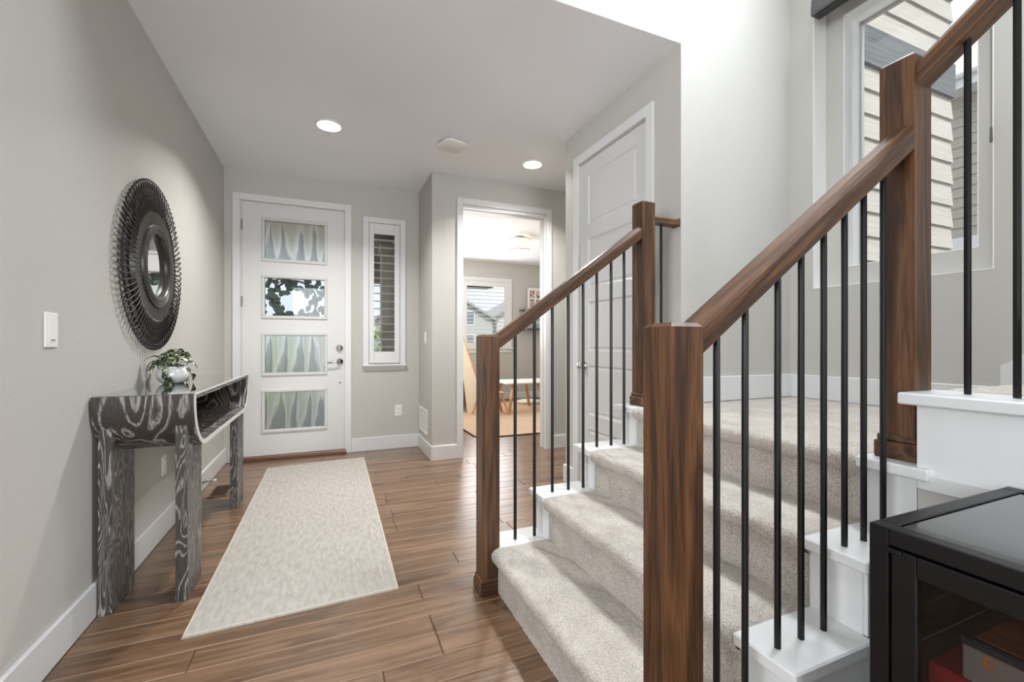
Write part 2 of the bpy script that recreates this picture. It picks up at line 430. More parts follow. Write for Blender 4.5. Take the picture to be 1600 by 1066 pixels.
while y < 5.35:
    x = XL + 0.015 - random.uniform(0, 0.0)
    xe = 2.05 if y < YR else 2.75
    if y < 1.0: xe = 0.72
    if y > YF: x = 1.2
    elif y > YR + 0.06: xe = XJ - 0.01
    first = True
    while x < xe:
        L, me = plank_meshes[0] if (first and row % 3 == 1) else random.choice(plank_meshes[1:])
        first = False
        o = bpy.data.objects.new('plank', me); link(o, floor, (x + L / 2, y, -0.00325 + random.uniform(-.0004, .0004)))
        x += L
    if YR + 0.06 < y < YF:                          # through the office doorway as well
        x = 1.15
        while x < 2.75:
            L, me = random.choice(plank_meshes[1:])
            o = bpy.data.objects.new('plank', me); link(o, floor, (x + L / 2, y, -0.00325)); x += L
    y += PW; row += 1

# ------------------------------------------------------------------ setting: walls
def wall(name, mb, label=None, mat=None): return struct(mb.build(name, mat or M['wall']), label)
wall('wall_left', MB().box(XL - 0.14, XL, 1.69, YB, 0, ZT).box(XL - 0.14, XL, YB, YF + 0.15, 0, ZC + 0.02), 'pale warm grey wall behind the console table')
wall('wall_left_return', MB().box(-5.2, XL - 0.14, 1.69, 1.83, 0, ZT))
FD = (-0.735, 0.185, 0, 2.45)                       # front door opening
SL = (0.405, 0.715, 0.905, 2.355)                   # sidelight opening
wall('wall_front', wall_with_holes(MB(), 'Y', YF, YF + 0.15, XL - 0.14, XJ + 0.13, 0, ZC + 0.02, [FD, SL]), 'grey wall around the front door')
wall('wall_jog', MB().box(XJ, XJ + 0.13, YR, YF, 0, ZC + 0.02))
OD = (1.215, 2.125, 0, 2.455)
wall('wall_office_doorway', wall_with_holes(MB(), 'Y', YR, YR + 0.12, XJ + 0.13, 4.8, 0, ZC + 0.02, [OD]), 'grey wall around the open office doorway')
CD = (2.115, 2.895, 0, 2.45)
wall('wall_closet', wall_with_holes(MB(), 'X', XC, XC + 0.12, YB + .12, 3.10, 0, ZC + 0.02, [CD]), 'grey wall around the closet door')
wall('wall_closet_return', MB().box(XC + 0.12, 4.8, 2.98, 3.10, 0, ZC + 0.02))
wall('wall_hall_end', MB().box(4.8, 4.92, 2.98, 8.4, 0, ZC + 0.02))
wall('wall_stair_back', MB().box(XC, XW + 0.2, YB, YB + 0.12, 0, ZT).box(-5.2, XC, YB, YB + 0.12, ZC + 0.003, ZT), 'tall pale wall behind the stair landing')
# stepped drywall window recess in the stair window wall
O1 = (0.945, 1.708, 1.425, 3.10); O2 = (1.035, 1.607, 1.545, 2.995)
wm = MB(); wall_with_holes(wm, 'X', XW, XW + 0.11, -5.2, YB, 0, ZT, [O1]); wall_with_holes(wm, 'X', XW + 0.11, XW + 0.22, -5.2, YB, 0, ZT, [O2])
wall('wall_stair_window', wm, 'pale wall with the recessed stair window')
wall('wall_rear', wall_with_holes(MB(), 'Y', -5.2, -5.06, -5.2, XW, 0, ZT, [(-0.95, 1.65, .2, 3.6)]))
wall('wall_far_left', wall_with_holes(MB(), 'X', -5.2, -5.06, -5.06, 1.76, 0, ZT, [(-3.3, 0.1, .8, 3.2)]))
wall('wall_office_left', wall_with_holes(MB(), 'X', XJ, XJ + 0.13, YF + 0.15, 8.35, 0, ZC + 0.02, [(5.6, 7.2, 1.0, 2.35)]))
OW = (1.46, 3.37, 1.03, 2.34)
wall('wall_office_far', wall_with_holes(MB(), 'Y', 8.2, 8.34, XJ + 0.13, 4.8, 0, ZC + 0.02, [OW]), 'grey far wall of the office with its window')
struct(MB().box(XL, XC, YB + .0005, YB + 0.12, ZC, ZC + 0.002).box(XL - 0.14, XC + .12, YB + 0.12, 2.98, ZC, ZC + 0.12).box(XL - 0.14, 4.92, 2.98, 8.4, ZC, ZC + 0.12).build('ceiling', M['ceil']), 'pale ceiling of the entry hall')
struct(MB().box(-5.2, XW + 0.22, -5.2, YB, ZT, ZT + 0.12).build('ceiling_upper', M['ceil']))

# baseboards
BH = 0.138
def base(name, mb): return struct(mb.build(name, M['trim']))
def bboard(mb, x0, x1, y0, y1, z0=0.0, h=BH): return mb.bbox(x0, x1, y0, y1, z0, z0 + h, 0.003)
base('baseboard_left', bboard(bboard(MB(), XL, XL + 0.016, 1.69, 3.90), XL, XL + 0.016, 3.90, YF))
base('baseboard_front', bboard(MB(), 0.235, XJ, YF - 0.016, YF))
base('baseboard_jog', bboard(bboard(MB(), XJ - 0.016, XJ, YR - 0.016, YF - 0.016), XJ - 0.016, 1.16, YR - 0.016, YR))
base('baseboard_office_wall', bboard(MB(), 2.19, 4.8, YR - 0.016, YR))
base('baseboard_closet', bboard(bboard(bboard(MB(), XC - 0.016, XC, 1.99, 2.055), XC - 0.016, XC, 2.96, 3.116), XC, 4.8, 3.10, 3.116))
base('baseboard_landing_back', bboard(MB(), XC, XW, YB - 0.016, YB, 0.78))
base('baseboard_landing_window', bboard(MB(), XW - 0.016, XW, 0.92, YB - 0.016, 0.78))
base('baseboard_office_far', bboard(MB(), XJ + 0.13, 4.8, 8.184, 8.2))
base('baseboard_office_hall_end', bboard(MB(), 4.784, 4.8, 3.116, 8.184))

# casings
def casing(name, mb, mat=None): return struct(mb.build(name, mat or M['trim']))
def flat_casing_y(mb, x0, x1, ztop, y, w, t=0.018, z0=0.0):
    """door casing on a wall facing -Y: outer x0..x1, width w"""
    mb.bbox(x0, x0 + w, y - t, y, z0, ztop, .003); mb.bbox(x1 - w, x1, y - t, y, z0, ztop, .003)
    mb.bbox(x0 + w, x1 - w, y - t, y, ztop - w, ztop, .003); return mb
casing('trim_2', flat_casing_y(MB(), -0.803, 0.234, 2.512, YF, 0.062))
jm = flat_casing_y(MB(), 1.158, 2.188, 2.518, YR, 0.062)
jm.box(1.195, 1.217, YR, YR + .05, 0, 2.455).box(2.123, 2.146, YR, YR + .05, 0, 2.455).box(1.217, 2.123, YR, YR + .05, 2.43, 2.455)
jm.box(1.195, 1.217, YR + .075, YR + .14, 0, 2.455).box(2.123, 2.146, YR + .075, YR + .14, 0, 2.455).box(1.217, 2.123, YR + .075, YR + .14, 2.43, 2.455)
casing('trim_3', jm)
cm = MB()
t = 0.018
cm.bbox(XC - t, XC, 2.055, 2.12, 0, 2.522, .003).bbox(XC - t, XC, 2.892, 2.957, 0, 2.522, .003).bbox(XC - t, XC, 2.12, 2.892, 2.457, 2.522, .003)
casing('trim_4', cm)

# ------------------------------------------------------------------ front door (door_1)
d1 = struct_root('door_1', (-0.275, YF + 0.05, 0), 'white front door with four stacked glass lights')
gx0, gx1 = -0.540, -0.020
GZ = [(0.282, 0.638), (0.826, 1.183), (1.374, 1.735), (1.920, 2.282)]
leaf = wall_with_holes(MB(), 'Y', YF + 0.012, YF + 0.056, -0.728, 0.179, 0.040, 2.443, [(gx0, gx1, a, b) for a, b in GZ])
door_leaf = leaf.build('door_leaf', M['door'], d1)
MB().box(-0.7295, -0.7285, YF + .02, YF + .05, 0.04, 2.445).build('door_gap', M['darkgap'], d1)
for a, b in GZ:
    fr = MB(); w = 0.030
    for (A, B, C, D) in ((gx0 - w, gx1 + w, a - w, a), (gx0 - w, gx1 + w, b, b + w), (gx0 - w, gx0, a, b), (gx1, gx1 + w, a, b)):
        fr.bbox(A, B, YF + 0.000, YF + 0.014, C, D, 0.005)
    f = fr.build('glazing_frame', M['doorframe'], d1)
    if abs(a - 1.374) > .01: MB().box(gx0, gx1, YF + 0.026, YF + 0.031, a, b).build('glass_pane', M['etched'], f)
    else: MB().box(gx0, gx1, YF + 0.026, YF + 0.031, a, b).build('glass_pane', M['pane'], f)
for z in (0.55, 1.50, 2.22):
    MB().lathe([(0.008, -0.05), (0.008, 0.05)], (-0.732, YF + 0.006, z), n=10).build('hinge', M['hinge'], d1)
MB().lathe([(0.0, -0.030), (0.016, -0.030), (0.019, -0.02), (0.031, -0.012), (0.033, 0)], (0.122, YF + 0.012, 1.062), 'Y').build('deadbolt', M['chrome'], d1, True)
h = MB().lathe([(0.0, -0.045), (0.011, -0.045), (0.012, -0.02), (0.029, -0.014), (0.032, 0)], (0.124, YF + 0.012, 0.925), 'Y').build('handle_rose', M['chrome'], d1, True)
MB().tube([(0.124, YF - 0.030, 0.925), (0.09, YF - 0.036, 0.924), (0.05, YF - 0.036, 0.917), (0.010, YF - 0.032, 0.914)], [0.009, .0085, .0075, .006], 8).build('lever', M['chrome'], h, True)
MB().lathe([(0.0, -0.006), (0.009, -0.005), (0.010, 0)], (0.125, YF + 0.012, 0.712), 'Y', 12).build('lock_cylinder', M['chrome'], d1, True)
MB().box(0.180, 0.184, YF + .0, YF + .05, 0.86, 0.96).build('strike_plate', M['plastic_dark'], d1)
struct(MB().bbox(-0.735, 0.185, YF - 0.035, YF + 0.06, 0.0, 0.037, .006).build('trim_6', M['threshold']))
struct(MB().box(-0.735, -0.7295, YF, YF + .15, 0, 2.45).box(0.180, 0.185, YF + .02, YF + .15, 0, 2.45).box(-0.7295, .18, YF + .012, YF + .15, 2.445, 2.45).build('trim_1', M['trim']))

# ------------------------------------------------------------------ sidelight window (window_1)
w1 = struct_root('window_1', (0.56, YF, 0.84), 'narrow white shuttered window beside the front door')
c = MB()
for (A, B, C, D) in ((0.346, 0.402, 0.885, 2.414), (0.720, 0.776, 0.885, 2.414), (0.402, 0.720, 2.358, 2.414)):
    c.bbox(A, B, YF - 0.022, YF, C, D, .003)
c.build('window_casing', M['trim'], w1)
sm = MB().bbox(0.338, 0.784, YF - 0.045, YF, 0.872, 0.890, .004)
sm.prism([(YF - 0.035, 0.872), (YF, 0.872), (YF, 0.828), (YF - 0.008, 0.828)], 'X', 0.352, 0.770)
sm.build('window_sill', M['trim'], w1)
sf = MB()
for (A, B, C, D) in ((0.405, 0.455, 0.905, 2.355), (0.663, 0.715, 0.905, 2.355), (0.455, 0.663, 0.905, 1.022), (0.455, 0.663, 2.246, 2.355)):
    sf.bbox(A, B, YF - 0.014, YF + 0.014, C, D, .003)
shf = sf.build('shutter_frame', M['trim'], w1)
lv = MB().prism([(-0.030, 0.001), (-0.016, -0.003), (0.016, -0.0045), (0.030, -0.002), (0.016, 0.0015), (-0.016, 0.004)], 'X', -0.103, 0.103)
lou = None
for i in range(15):
    z = 1.022 + (i + 0.6) * (2.246 - 1.022) / 15.3
    if lou is None:
        lou = lv.build('louver', M['trim'], shf, origin=(0, 0, 0)); lou.location = Vector((0.559, YF + 0.012, z)) - WL[shf.name]
        lou_wl = True
    else: copy_part(lou, shf, (0.559, YF + 0.012, z))
MB().box(0.405, 0.715, YF + 0.10, YF + 0.105, 0.905, 2.355).build('window_pane', M['pane'], w1)
wf = MB()
for (A, B, C, D) in ((0.405, 0.425, .905, 2.355), (.695, .715, .905, 2.355), (.425, .695, .905, .925), (.425, .695, 2.335, 2.355)):
    wf.box(A, B, YF + 0.08, YF + 0.13, C, D)
wf.build('window_frame', M['trim'], w1)

# ------------------------------------------------------------------ closet door (door_2)
d2 = struct_root('door_2', (XC, 2.5, 0), 'white five panel closet door behind the stairs')
y0, y1, dx = 2.122, 2.888, XC + 0.006
pan_h = (2.448 - 0.012 - 6 * 0.105) / 5.0
holes = []
z = 0.012 + 0.105
for i in range(5):
    holes.append((y0 + 0.105, y1 - 0.105, z, z + pan_h)); z += pan_h + 0.105
dl = wall_with_holes(MB(), 'X', dx, dx + 0.036, y0, y1, 0.012, 2.448, holes)
dl.build('door_leaf', M['door'], d2)
for (a, b, c0, d) in holes:
    p = MB()
    i1, i2 = 0.012, 0.034
    R = lambda k: [(a + k, c0 + k), (b - k, c0 + k), (b - k, d - k), (a + k, d - k)]
    xs = [dx + 0.001, dx + 0.011, dx + 0.011, dx + 0.004]; ks = [0, i1, 0.020, 0.030]
    V = []; F = []
    for x_, k in zip(xs, ks): V += [(x_, q[0], q[1]) for q in R(k)]
    for l in range(3):
        for k in range(4): F.append((l * 4 + k, l * 4 + (k + 1) % 4, l * 4 + 4 + (k + 1) % 4, l * 4 + 4 + k))
    F.append((12, 13, 14, 15)); p.poly(V, F).build('door_panel', M['door'], d2)
kn = MB().lathe([(0.0, -0.062), (0.020, -0.060), (0.027, -0.048), (0.024, -0.034), (0.012, -0.028), (0.012, -0.012), (0.030, -0.008), (0.032, 0)], (dx, 2.826, 0.942), 'X').build('door_knob', M['chrome'], d2, True)
for z in (0.30, 1.25, 2.20):
    MB().lathe([(0.008, -0.05), (0.008, 0.05)], (XC - 0.004, 2.117, z), n=10).build('hinge', M['hinge'], d2)
struct(MB().box(XC + .002, XC + .12, 2.115, 2.1195, 0, 2.45).box(XC + .002, XC + .12, 2.8905, 2.895, 0, 2.45).box(XC + .02, XC + .12, 2.1195, 2.8905, 2.4485, 2.45).build('trim_5', M['trim']))

# ------------------------------------------------------------------ stair window (window_2)
w2 = struct_root('window_2', (XW + 0.2, 1.32, 1.5), 'recessed stair window looking onto lap siding')
c = MB(); f0, f1 = XW + 0.195, XW + 0.25
for (A, B, C, D) in ((O2[0], O2[0] + 0.030, O2[2], O2[3]), (O2[1] - 0.030, O2[1], O2[2], O2[3]), (O2[0] + .03, O2[1] - .03, O2[2], O2[2] + 0.014), (O2[0] + .03, O2[1] - .03, O2[3] - 0.035, O2[3])):
    c.box(f0, f1, A, B, C, D)
c.build('window_frame', M['trim'], w2)
for (x0_, x1_, q) in ((XW - .001, XW + 0.109, O1), (XW + 0.109, f0, O2)):      # added strips on both recess steps; their white stands in for daylight on drywall
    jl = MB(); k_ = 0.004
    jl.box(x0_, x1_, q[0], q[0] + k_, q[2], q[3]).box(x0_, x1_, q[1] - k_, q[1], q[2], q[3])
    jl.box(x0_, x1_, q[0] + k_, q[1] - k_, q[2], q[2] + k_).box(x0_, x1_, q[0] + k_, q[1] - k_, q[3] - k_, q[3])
    jl.build('lit_jamb_strip', M['lit_jamb'], w2)
MB().box(f0 + .02, f0 + .026, O2[0] + .03, O2[1] - .03, O2[2] + .014, O2[3] - .035).build('window_pane', M['pane'], w2)
bl = thing('roller_blind', 'dark grey rolled blind at the top of the stair window', 'blind', (XW - 0.02, 1.3, 2.99))
pts = [(XW - 0.075 + 0.055 * (0.5 - 0.5 * math.cos(0)), 0)]
prof = [(XW - 0.074, 2.995), (XW - 0.068, 2.985), (XW - 0.004, 2.985), (XW - 0.004, 3.095), (XW - 0.052, 3.095), (XW - 0.069, 3.075)]
M['blind'] = simple('dark_grey_cassette', lin(84, 83, 84), 0.5)
MB().prism(prof, 'Y', 0.95, 1.675).build('cassette', M['blind'], bl)
MB().bbox(XW - 0.060, XW - 0.020, 0.96, 1.66, 2.968, 2.985, .004).build('hem_bar', simple('black_hem', lin(40, 40, 42), .5), bl)
cd = MB().tube([(XW - 0.015, 0.952, 2.98), (XW - 0.012, 0.950, 2.4), (XW - 0.012, 0.950, 2.02)], 0.0014, 5).build('blind_cord', M['blind'], bl)
MB().lathe([(0.002, -.035), (.005, -.03), (.004, .03), (.001, .035)], (XW - 0.012, 0.950, 2.0), n=8).build('cord_tassel', M['blind'], cd)

# ------------------------------------------------------------------ staircase
ST = thing('staircase', 'carpeted white staircase turning at the landing beneath the window', 'stairs', (1.5, 1.3, 0))
RISE, RUN, NX0 = 0.1938, 0.2525, 0.670
LV = [RISE * (i + 1) for i in range(4)]
NX = [NX0 + RUN * i for i in range(4)]
LZ = LV[3]
YN0, YN1 = 0.635, 0.790          # near cap
YA0, YA1 = 1.830, 1.985          # far cap
CT = 0.028
def carpet_strip(name, prof, y0, y1, axis='Y', res=0.007, amp=0.0030):
    """profile polyline (a,z) with outward normal to its left, swept along the other horizontal axis, with pile relief"""
    P = np.array(prof, float); seg = np.linalg.norm(np.diff(P, axis=0), axis=1); cum = np.concatenate([[0], np.cumsum(seg)])
    n = int(cum[-1] / res) + 1; s = np.linspace(0, cum[-1], n)
    a = np.interp(s, cum, P[:, 0]); z = np.interp(s, cum, P[:, 1])
    ta, tz = np.gradient(a, s), np.gradient(z, s); ln = np.hypot(ta, tz); na, nz = -tz / ln, ta / ln
    m = int(abs(y1 - y0) / res) + 1; yy = np.linspace(y0, y1, m)
    low = RNG.normal(size=(n // 6 + 3, m // 6 + 3))
    ii = np.linspace(0, low.shape[0] - 1.001, n); jj = np.linspace(0, low.shape[1] - 1.001, m)
    i0 = ii.astype(int); j0 = jj.astype(int); fi = (ii - i0)[:, None]; fj = (jj - j0)[None, :]
    L = low[i0][:, j0] * (1 - fi) * (1 - fj) + low[i0 + 1][:, j0] * fi * (1 - fj) + low[i0][:, j0 + 1] * (1 - fi) * fj + low[i0 + 1][:, j0 + 1] * fi * fj
    D = amp * (0.55 * RNG.uniform(-1, 1, size=(n, m)) + 0.35 * L) + 0.004
    edge = np.minimum(np.arange(m), np.arange(m)[::-1])[None, :]; D = np.where(edge == 0, -0.006, np.where(edge == 1, D * .6, D))
    A = a[:, None] + na[:, None] * D; Z = z[:, None] + nz[:, None] * D; Y = np.repeat(yy[None, :], n, 0)
    V = np.stack([A, Y, Z], -1) if axis == 'Y' else np.stack([Y, A, Z], -1)
    idx = np.arange(n * m).reshape(n, m)
    F = np.stack([idx[:-1, :-1], idx[1:, :-1], idx[1:, 1:], idx[:-1, 1:]], -1).reshape(-1, 4)
    mb = MB(); mb.v = [tuple(p) for p in V.reshape(-1, 3)]; mb.f = [tuple(f) for f in F.tolist()]
    return mb.build(name, M['carpet'], ST, True)
def nose(xn, z, r=0.026, dirn=1, back=0.030):
    """profile from the riser up around the nosing to the tread (a increases towards the step)"""
    out = []
    for k in range(9):
        th = PI / 2 + PI * (1 - k / 8.0)   # 270 -> 90 deg, round the front
        out.append((xn + r - r * abs(math.cos(th)) * 1.0 if True else 0, z - r + r * math.sin(th)))
    return out
zprev = 0.0
for i in range(4):
    xn, z = NX[i], LV[i]; xr = xn + 0.032
    prof = [(xr, zprev + 0.0), (xr, z - 0.053)] + nose(xn, z)
    if i < 3: prof += [(NX[i + 1] + 0.030, z)]
    else: prof += [(XW - 0.02, z)]
    carpet_strip('tread_carpet', prof, YN1 if i < 3 else YN1, YA0, res=0.0065 if i < 3 else 0.008)
    xb = (NX[i + 1] + 0.034) if i < 3 else None
    # solid tread box under the carpet
    MB().box(xr + 0.004, (XC if i == 3 else NX[i + 1] + 0.03), YN1 - .01, YA0 + .01, zprev, z - 0.008).build('step_core', M['trim'], ST)
    # white return caps, riser ends
    x0 = xn if i else 0.703
    if i < 3:
        MB().bbox(x0, xb, YN0, YN1 + 0.004, z - CT, z + .003, .004).build('tread_cap', M['trim'], ST)
        MB().bbox(x0, xb, YA0 - 0.004, YA1, z - CT, z + .003, .004).build('tread_cap', M['trim'], ST)
    else:
        MB().bbox(xn - .018, 1.60, YN0 - .01, YN1 + 0.004, z - CT, z + .003, .004).build('tread_cap', M['trim'], ST)
        MB().bbox(xn, XC, YA0 - 0.004, YA1, z - CT, z + .003, .004).build('tread_cap', M['trim'], ST)
    if i:
        MB().box(xr, xr + 0.02, 0.662, YN1, zprev, z - CT).build('riser_end', M['trim'], ST)
        MB().box(xr, xr + 0.02, YA0, 1.960, zprev, z - CT).build('riser_end', M['trim'], ST)
    zprev = z
# landing core, stringers
MB().box(XC, XW, 0.70, YB, 0, LZ - 0.008).build('landing_core', M['trim'], ST)
sp = [(0.705, 0.0)]
for i in range(4):
    x = NX[i] + 0.032 if i else 0.705
    sp += ([(x, LV[i - 1] - CT)] if i else []) + [(x, LV[i] - CT)]
spn = sp + [(1.44, LZ - CT), (1.44, 0)]; spf = sp + [(XC, LZ - CT), (XC, 0)]
for (ya, yb, xe) in ((0.662, 0.70, 1.44), (1.925, 1.962, XC)):
    sb = MB(); xs = [0.705] + [NX[i] + 0.052 for i in (1, 2, 3)] + [xe]
    for i in range(4): sb.box(xs[i], xs[i + 1], ya, yb, 0, LV[i] - CT - .0005)
    sb.build('stringer', M['trim'], ST)
for i in range(1, 4):                                  # small corner bead beside each riser end
    x = NX[i] + 0.034
    MB().box(x, x + 0.014, 0.652, 0.662, LV[i - 1] + .003, LV[i] - CT).build('corner_bead', M['trim'], ST)
# upper flight climbing back towards the viewer
NY0 = 0.690
zprev = LZ
for i in range(6):
    yn, z = NY0 - RUN * i, LZ + RISE * (i + 1); yr = yn - 0.032
    prof = [(-yr, zprev), (-yr, z - 0.053)] + nose(-yn, z) + [(-(yn - RUN - 0.030), z)]
    if i < 3:
        pr = prof
        o = carpet_strip('tread_carpet', pr, 1.575, XW - 0.02, axis='Y', res=0.010)
        # swept along X: rotate the profile axis (a = -y)
        me = o.data; co = np.empty(len(me.vertices) * 3); me.vertices.foreach_get('co', co); co = co.reshape(-1, 3)
        wl = np.array(WL[o.name]); wv = co + wl; nv = np.stack([wv[:, 1], -wv[:, 0], wv[:, 2]], -1)
        cc = (nv.min(0) + nv.max(0)) / 2; me.vertices.foreach_set('co', (nv - cc).ravel()); me.update()
        o.location = Vector(cc.tolist()) - WL[ST.name]; WL[o.name] = Vector(cc.tolist())
    MB().box(1.56, XW, yn - RUN - 0.03, yr - .004, zprev - .19, z - 0.008).build('step_core', M['trim'], ST)
    MB().bbox(1.405, 1.580, yn - RUN - 0.036, yn, z - CT, z + .003, .004).build('tread_cap', M['trim'], ST)
    MB().box(1.432, 1.56, yr - RUN, yr, zprev - (.0 if i else .02), z - CT).build('stringer', M['trim'], ST)
    zprev = z
MB().bbox(1.420, 1.445, -1.2, 0.655, 0.722, 0.766, .004).build('stringer_trim', M['trim'], ST)
MB().box(1.432, 1.56, -1.2, 0.40, 0.745, LZ + .01).build('stringer', M['trim'], ST)
# skirt boards along the window wall
sk = [(0.92, LZ), (0.92, LZ + 0.235), (0.905, LZ + 0.243), (-0.6, LZ + 0.243 + 1.505 * RISE / RUN), (-0.6, LZ)]
MB().prism(sk, 'X', XW - 0.018, XW - .001).build('skirt_board', M['trim'], ST)
MB().box(1.44, 1.54, -1.2, 0.66, 0, 0.745).build('side_wall', M['wall'], ST)
wall('wall_living_side', MB().box(1.44, 1.54, -5.06, -1.2, 0, ZT))

# ------------------------------------------------------------------ railings
def oriented(mb, name, mat, parent, p0, p1, smooth=False):
    """mesh built along local +Z of length |p1-p0|, turned so its grain follows the rail"""
    p0, p1 = Vector(p0), Vector(p1); d = (p1 - p0).normalized()
    side = Vector((0, 0, 1)).cross(d).normalized(); up = d.cross(side)
    R = Matrix((side, up, d)).transposed()
    o = mb.build(name, mat, parent, smooth, origin=(0, 0, 0))
    o.location = p0 - (WL[parent.name] if parent else Vector()); WL[o.name] = p0
    o.rotation_euler = R.to_euler()
    return o
RAILP = [(-0.030, -0.028), (0.030, -0.028), (0.030, 0.012), (0.017, 0.028), (-0.017, 0.028), (-0.030, 0.012)]
def handrail(parent, p0, p1):
    L = (Vector(p1) - Vector(p0)).length
    return oriented(MB().prism(RAILP, 'Z', 0, L), 'handrail', M['post'], parent, p0, p1)
def plumb_rail(parent, a, b, axis):
    """rail whose ends are cut plumb against the posts"""
    p0, p1 = Vector(a), Vector(b); d = (p1 - p0).normalized(); L = (p1 - p0).length
    hz = math.hypot(d.x, d.y); k = d.z / hz
    P0 = [(x, y, y * k) for x, y in RAILP]; P1 = [(x, y, L + y * k) for x, y in RAILP]
    n = len(RAILP); mb = MB().poly(P0 + P1, [tuple(range(n - 1, -1, -1)), tuple(range(n, 2 * n))] + [(i, (i + 1) % n, n + (i + 1) % n, n + i) for i in range(n)])
    return oriented(mb, 'handrail', M['post'], parent, a, b)
def newel(parent, x0, x1, y0, y1, z0, z1, plinth=True):
    c = 0.008
    mb = MB()
    # post with small chamfered top
    mb.box(x0, x1, y0, y1, z0, z1 - c)
    V = [(x0, y0, z1 - c), (x1, y0, z1 - c), (x1, y1, z1 - c), (x0, y1, z1 - c), (x0 + c, y0 + c, z1), (x1 - c, y0 + c, z1), (x1 - c, y1 - c, z1), (x0 + c, y1 - c, z1)]
    mb.poly(V, [(0, 1, 5, 4), (1, 2, 6, 5), (2, 3, 7, 6), (3, 0, 4, 7), (4, 5, 6, 7)])
    o = mb.build('newel_post', M['post'], parent)
    if plinth:
        for (e, h0, h1) in plinth: 
            MB().bbox(x0 - e, x1 + e, y0 - e, y1 + e, z0 + h0, z0 + h1, .004).build('plinth', M['plinth'], o)
    return o
M['plinth'] = wood('stained_plinth_wood', *POST, axis='X', rough=0.4)
PL = [(0.011, 0, 0.048), (0.006, 0.048, 0.066)]
BR = 0.0074
def baluster(parent, x, y, z0, z1):
    mb = MB().tube([(x, y, z0), (x, y, z1)], BR, 10)
    return mb.build('baluster', M['black_metal'], parent, 'auto')

# near railing
NR = thing('stair_railing', 'near stair railing with black balusters, big newel in the middle foreground', 'railing', (0.658, 0.711, 0))
newel(NR, 0.617, 0.699, 0.670, 0.752, 0, 1.143, PL)
ra, rb = (0.699, 0.711, 1.108), (1.472, 0.711, 1.668)
plumb_rail(NR, ra, rb, 'X')
def rz(a, b, x): return a[2] + (b[2] - a[2]) * (x - a[0]) / (b[0] - a[0]) - 0.03
for (x, zi) in ((0.780, 0), (0.866, 0), (0.972, 1), (1.054, 1), (1.138, 1), (1.220, 2), (1.300, 2), (1.386, 2)):
    baluster(NR, x, 0.711, LV[zi] + .003, rz(ra, rb, x))
newel(NR, 1.472, 1.554, 0.682, 0.764, LZ + .003, 1.900, PL)
# far railing
FR = thing('stair_railing', 'far stair railing with slim newel beside the hallway', 'railing', (0.671, 1.871, 0))
newel(FR, 0.628, 0.710, 1.832, 1.914, 0, 1.143, PL)
ra, rb = (0.710, 1.873, 1.112), (1.503, 1.873, 1.682)
plumb_rail(FR, ra, rb, 'X')
for (x, zi) in ((0.806, 0), (0.905, 0), (1.000, 1), (1.088, 1), (1.172, 1), (1.252, 2), (1.338, 2), (1.418, 2)):
    baluster(FR, x, 1.880, LV[zi] + .003, rz(ra, rb, x))
newel(FR, 1.503, 1.585, 1.840, 1.922, LZ + .003, 1.846, PL)
hr = oriented(MB().prism([(-0.030, -0.016), (0.030, -0.016), (0.030, 0.010), (0.022, 0.016), (-0.022, 0.016), (-0.030, 0.010)], 'Z', 0, 0.172), 'handrail', M['post'], FR, (1.585, 1.880, 1.760), (1.757, 1.880, 1.760))
MB().bbox(1.757, 1.769, 1.853, 1.907, 1.740, 1.782, .003).build('wall_rosette', M['post'], FR)
baluster(FR, 1.660, 1.880, LZ + .003, 1.747)
# upper railing
UR = thing('stair_railing', 'upper stair railing rising from the tall newel toward the top right', 'railing', (1.513, 0.682, 1.0))
ra = (1.513, 0.682, 1.846); k = 0.70
rb = (1.513, 0.682 - 1.55, 1.846 + 1.55 * k)
plumb_rail(UR, ra, rb, 'Y')
for i, yb in enumerate((0.590, 0.502, 0.415, 0.330, 0.246, 0.160, 0.075)):
    zi = int((0.690 - yb) / RUN)
    baluster(UR, 1.513, yb, LZ + RISE * (zi + 1) + .003, 1.846 + (0.682 - yb) * k - 0.03)

# ------------------------------------------------------------------ console table
CT_ = thing('console_table', 'dark limed oak console table with curved shelf against left wall', 'console table', (-0.69, 2.97, 0))
cy0, cy1, cz0, cz1, cx0, cx1 = 2.262, 3.686, 0.640, 0.887, -0.862, -0.517
def uprof(inset, n=10, top=True):
    a, b, z0, zt = cy0 + inset, cy1 - inset, cz0 + inset, cz1
    ry, rz_ = 0.190 - inset, 0.215 - inset
    P = [(a, zt), (a, z0 + rz_)]
    for k in range(1, n + 1):
        th = PI + (PI / 2) * k / n; P.append((a + ry + ry * math.cos(th), z0 + rz_ + rz_ * math.sin(th)))
    for k in range(0, n):
        th = 1.5 * PI + (PI / 2) * k / n; P.append((b - ry + ry * math.cos(th), z0 + rz_ + rz_ * math.sin(th)))
    P += [(b, z0 + rz_), (b, zt)]
    return P
o_, i_ = uprof(0), uprof(0.020)
n = len(o_)
def strip(mb, x0, x1, o_, i_):
    V = [(x0, *p) for p in o_] + [(x1, *p) for p in o_] + [(x0, *p) for p in i_] + [(x1, *p) for p in i_]
    F = []
    for i in range(n - 1):
        F += [(i, i + 1, n + i + 1, n + i), (2 * n + i + 1, 2 * n + i, 3 * n + i, 3 * n + i + 1), (n + i, n + i + 1, 3 * n + i + 1, 3 * n + i), (i + 1, i, 2 * n + i, 2 * n + i + 1)]
    F += [(0, n, 3 * n, 2 * n), (n - 1, 2 * n - 1, 4 * n - 1, 3 * n - 1)]
    return mb.poly(V, F)
strip(MB(), cx0, cx1 - 0.004, o_, i_).build('curved_shell', M['cer_z'], CT_, 'auto')
strip(MB(), cx1 - 0.004, cx1, o_, i_).build('edge_band', M['rim'], CT_, 'auto')
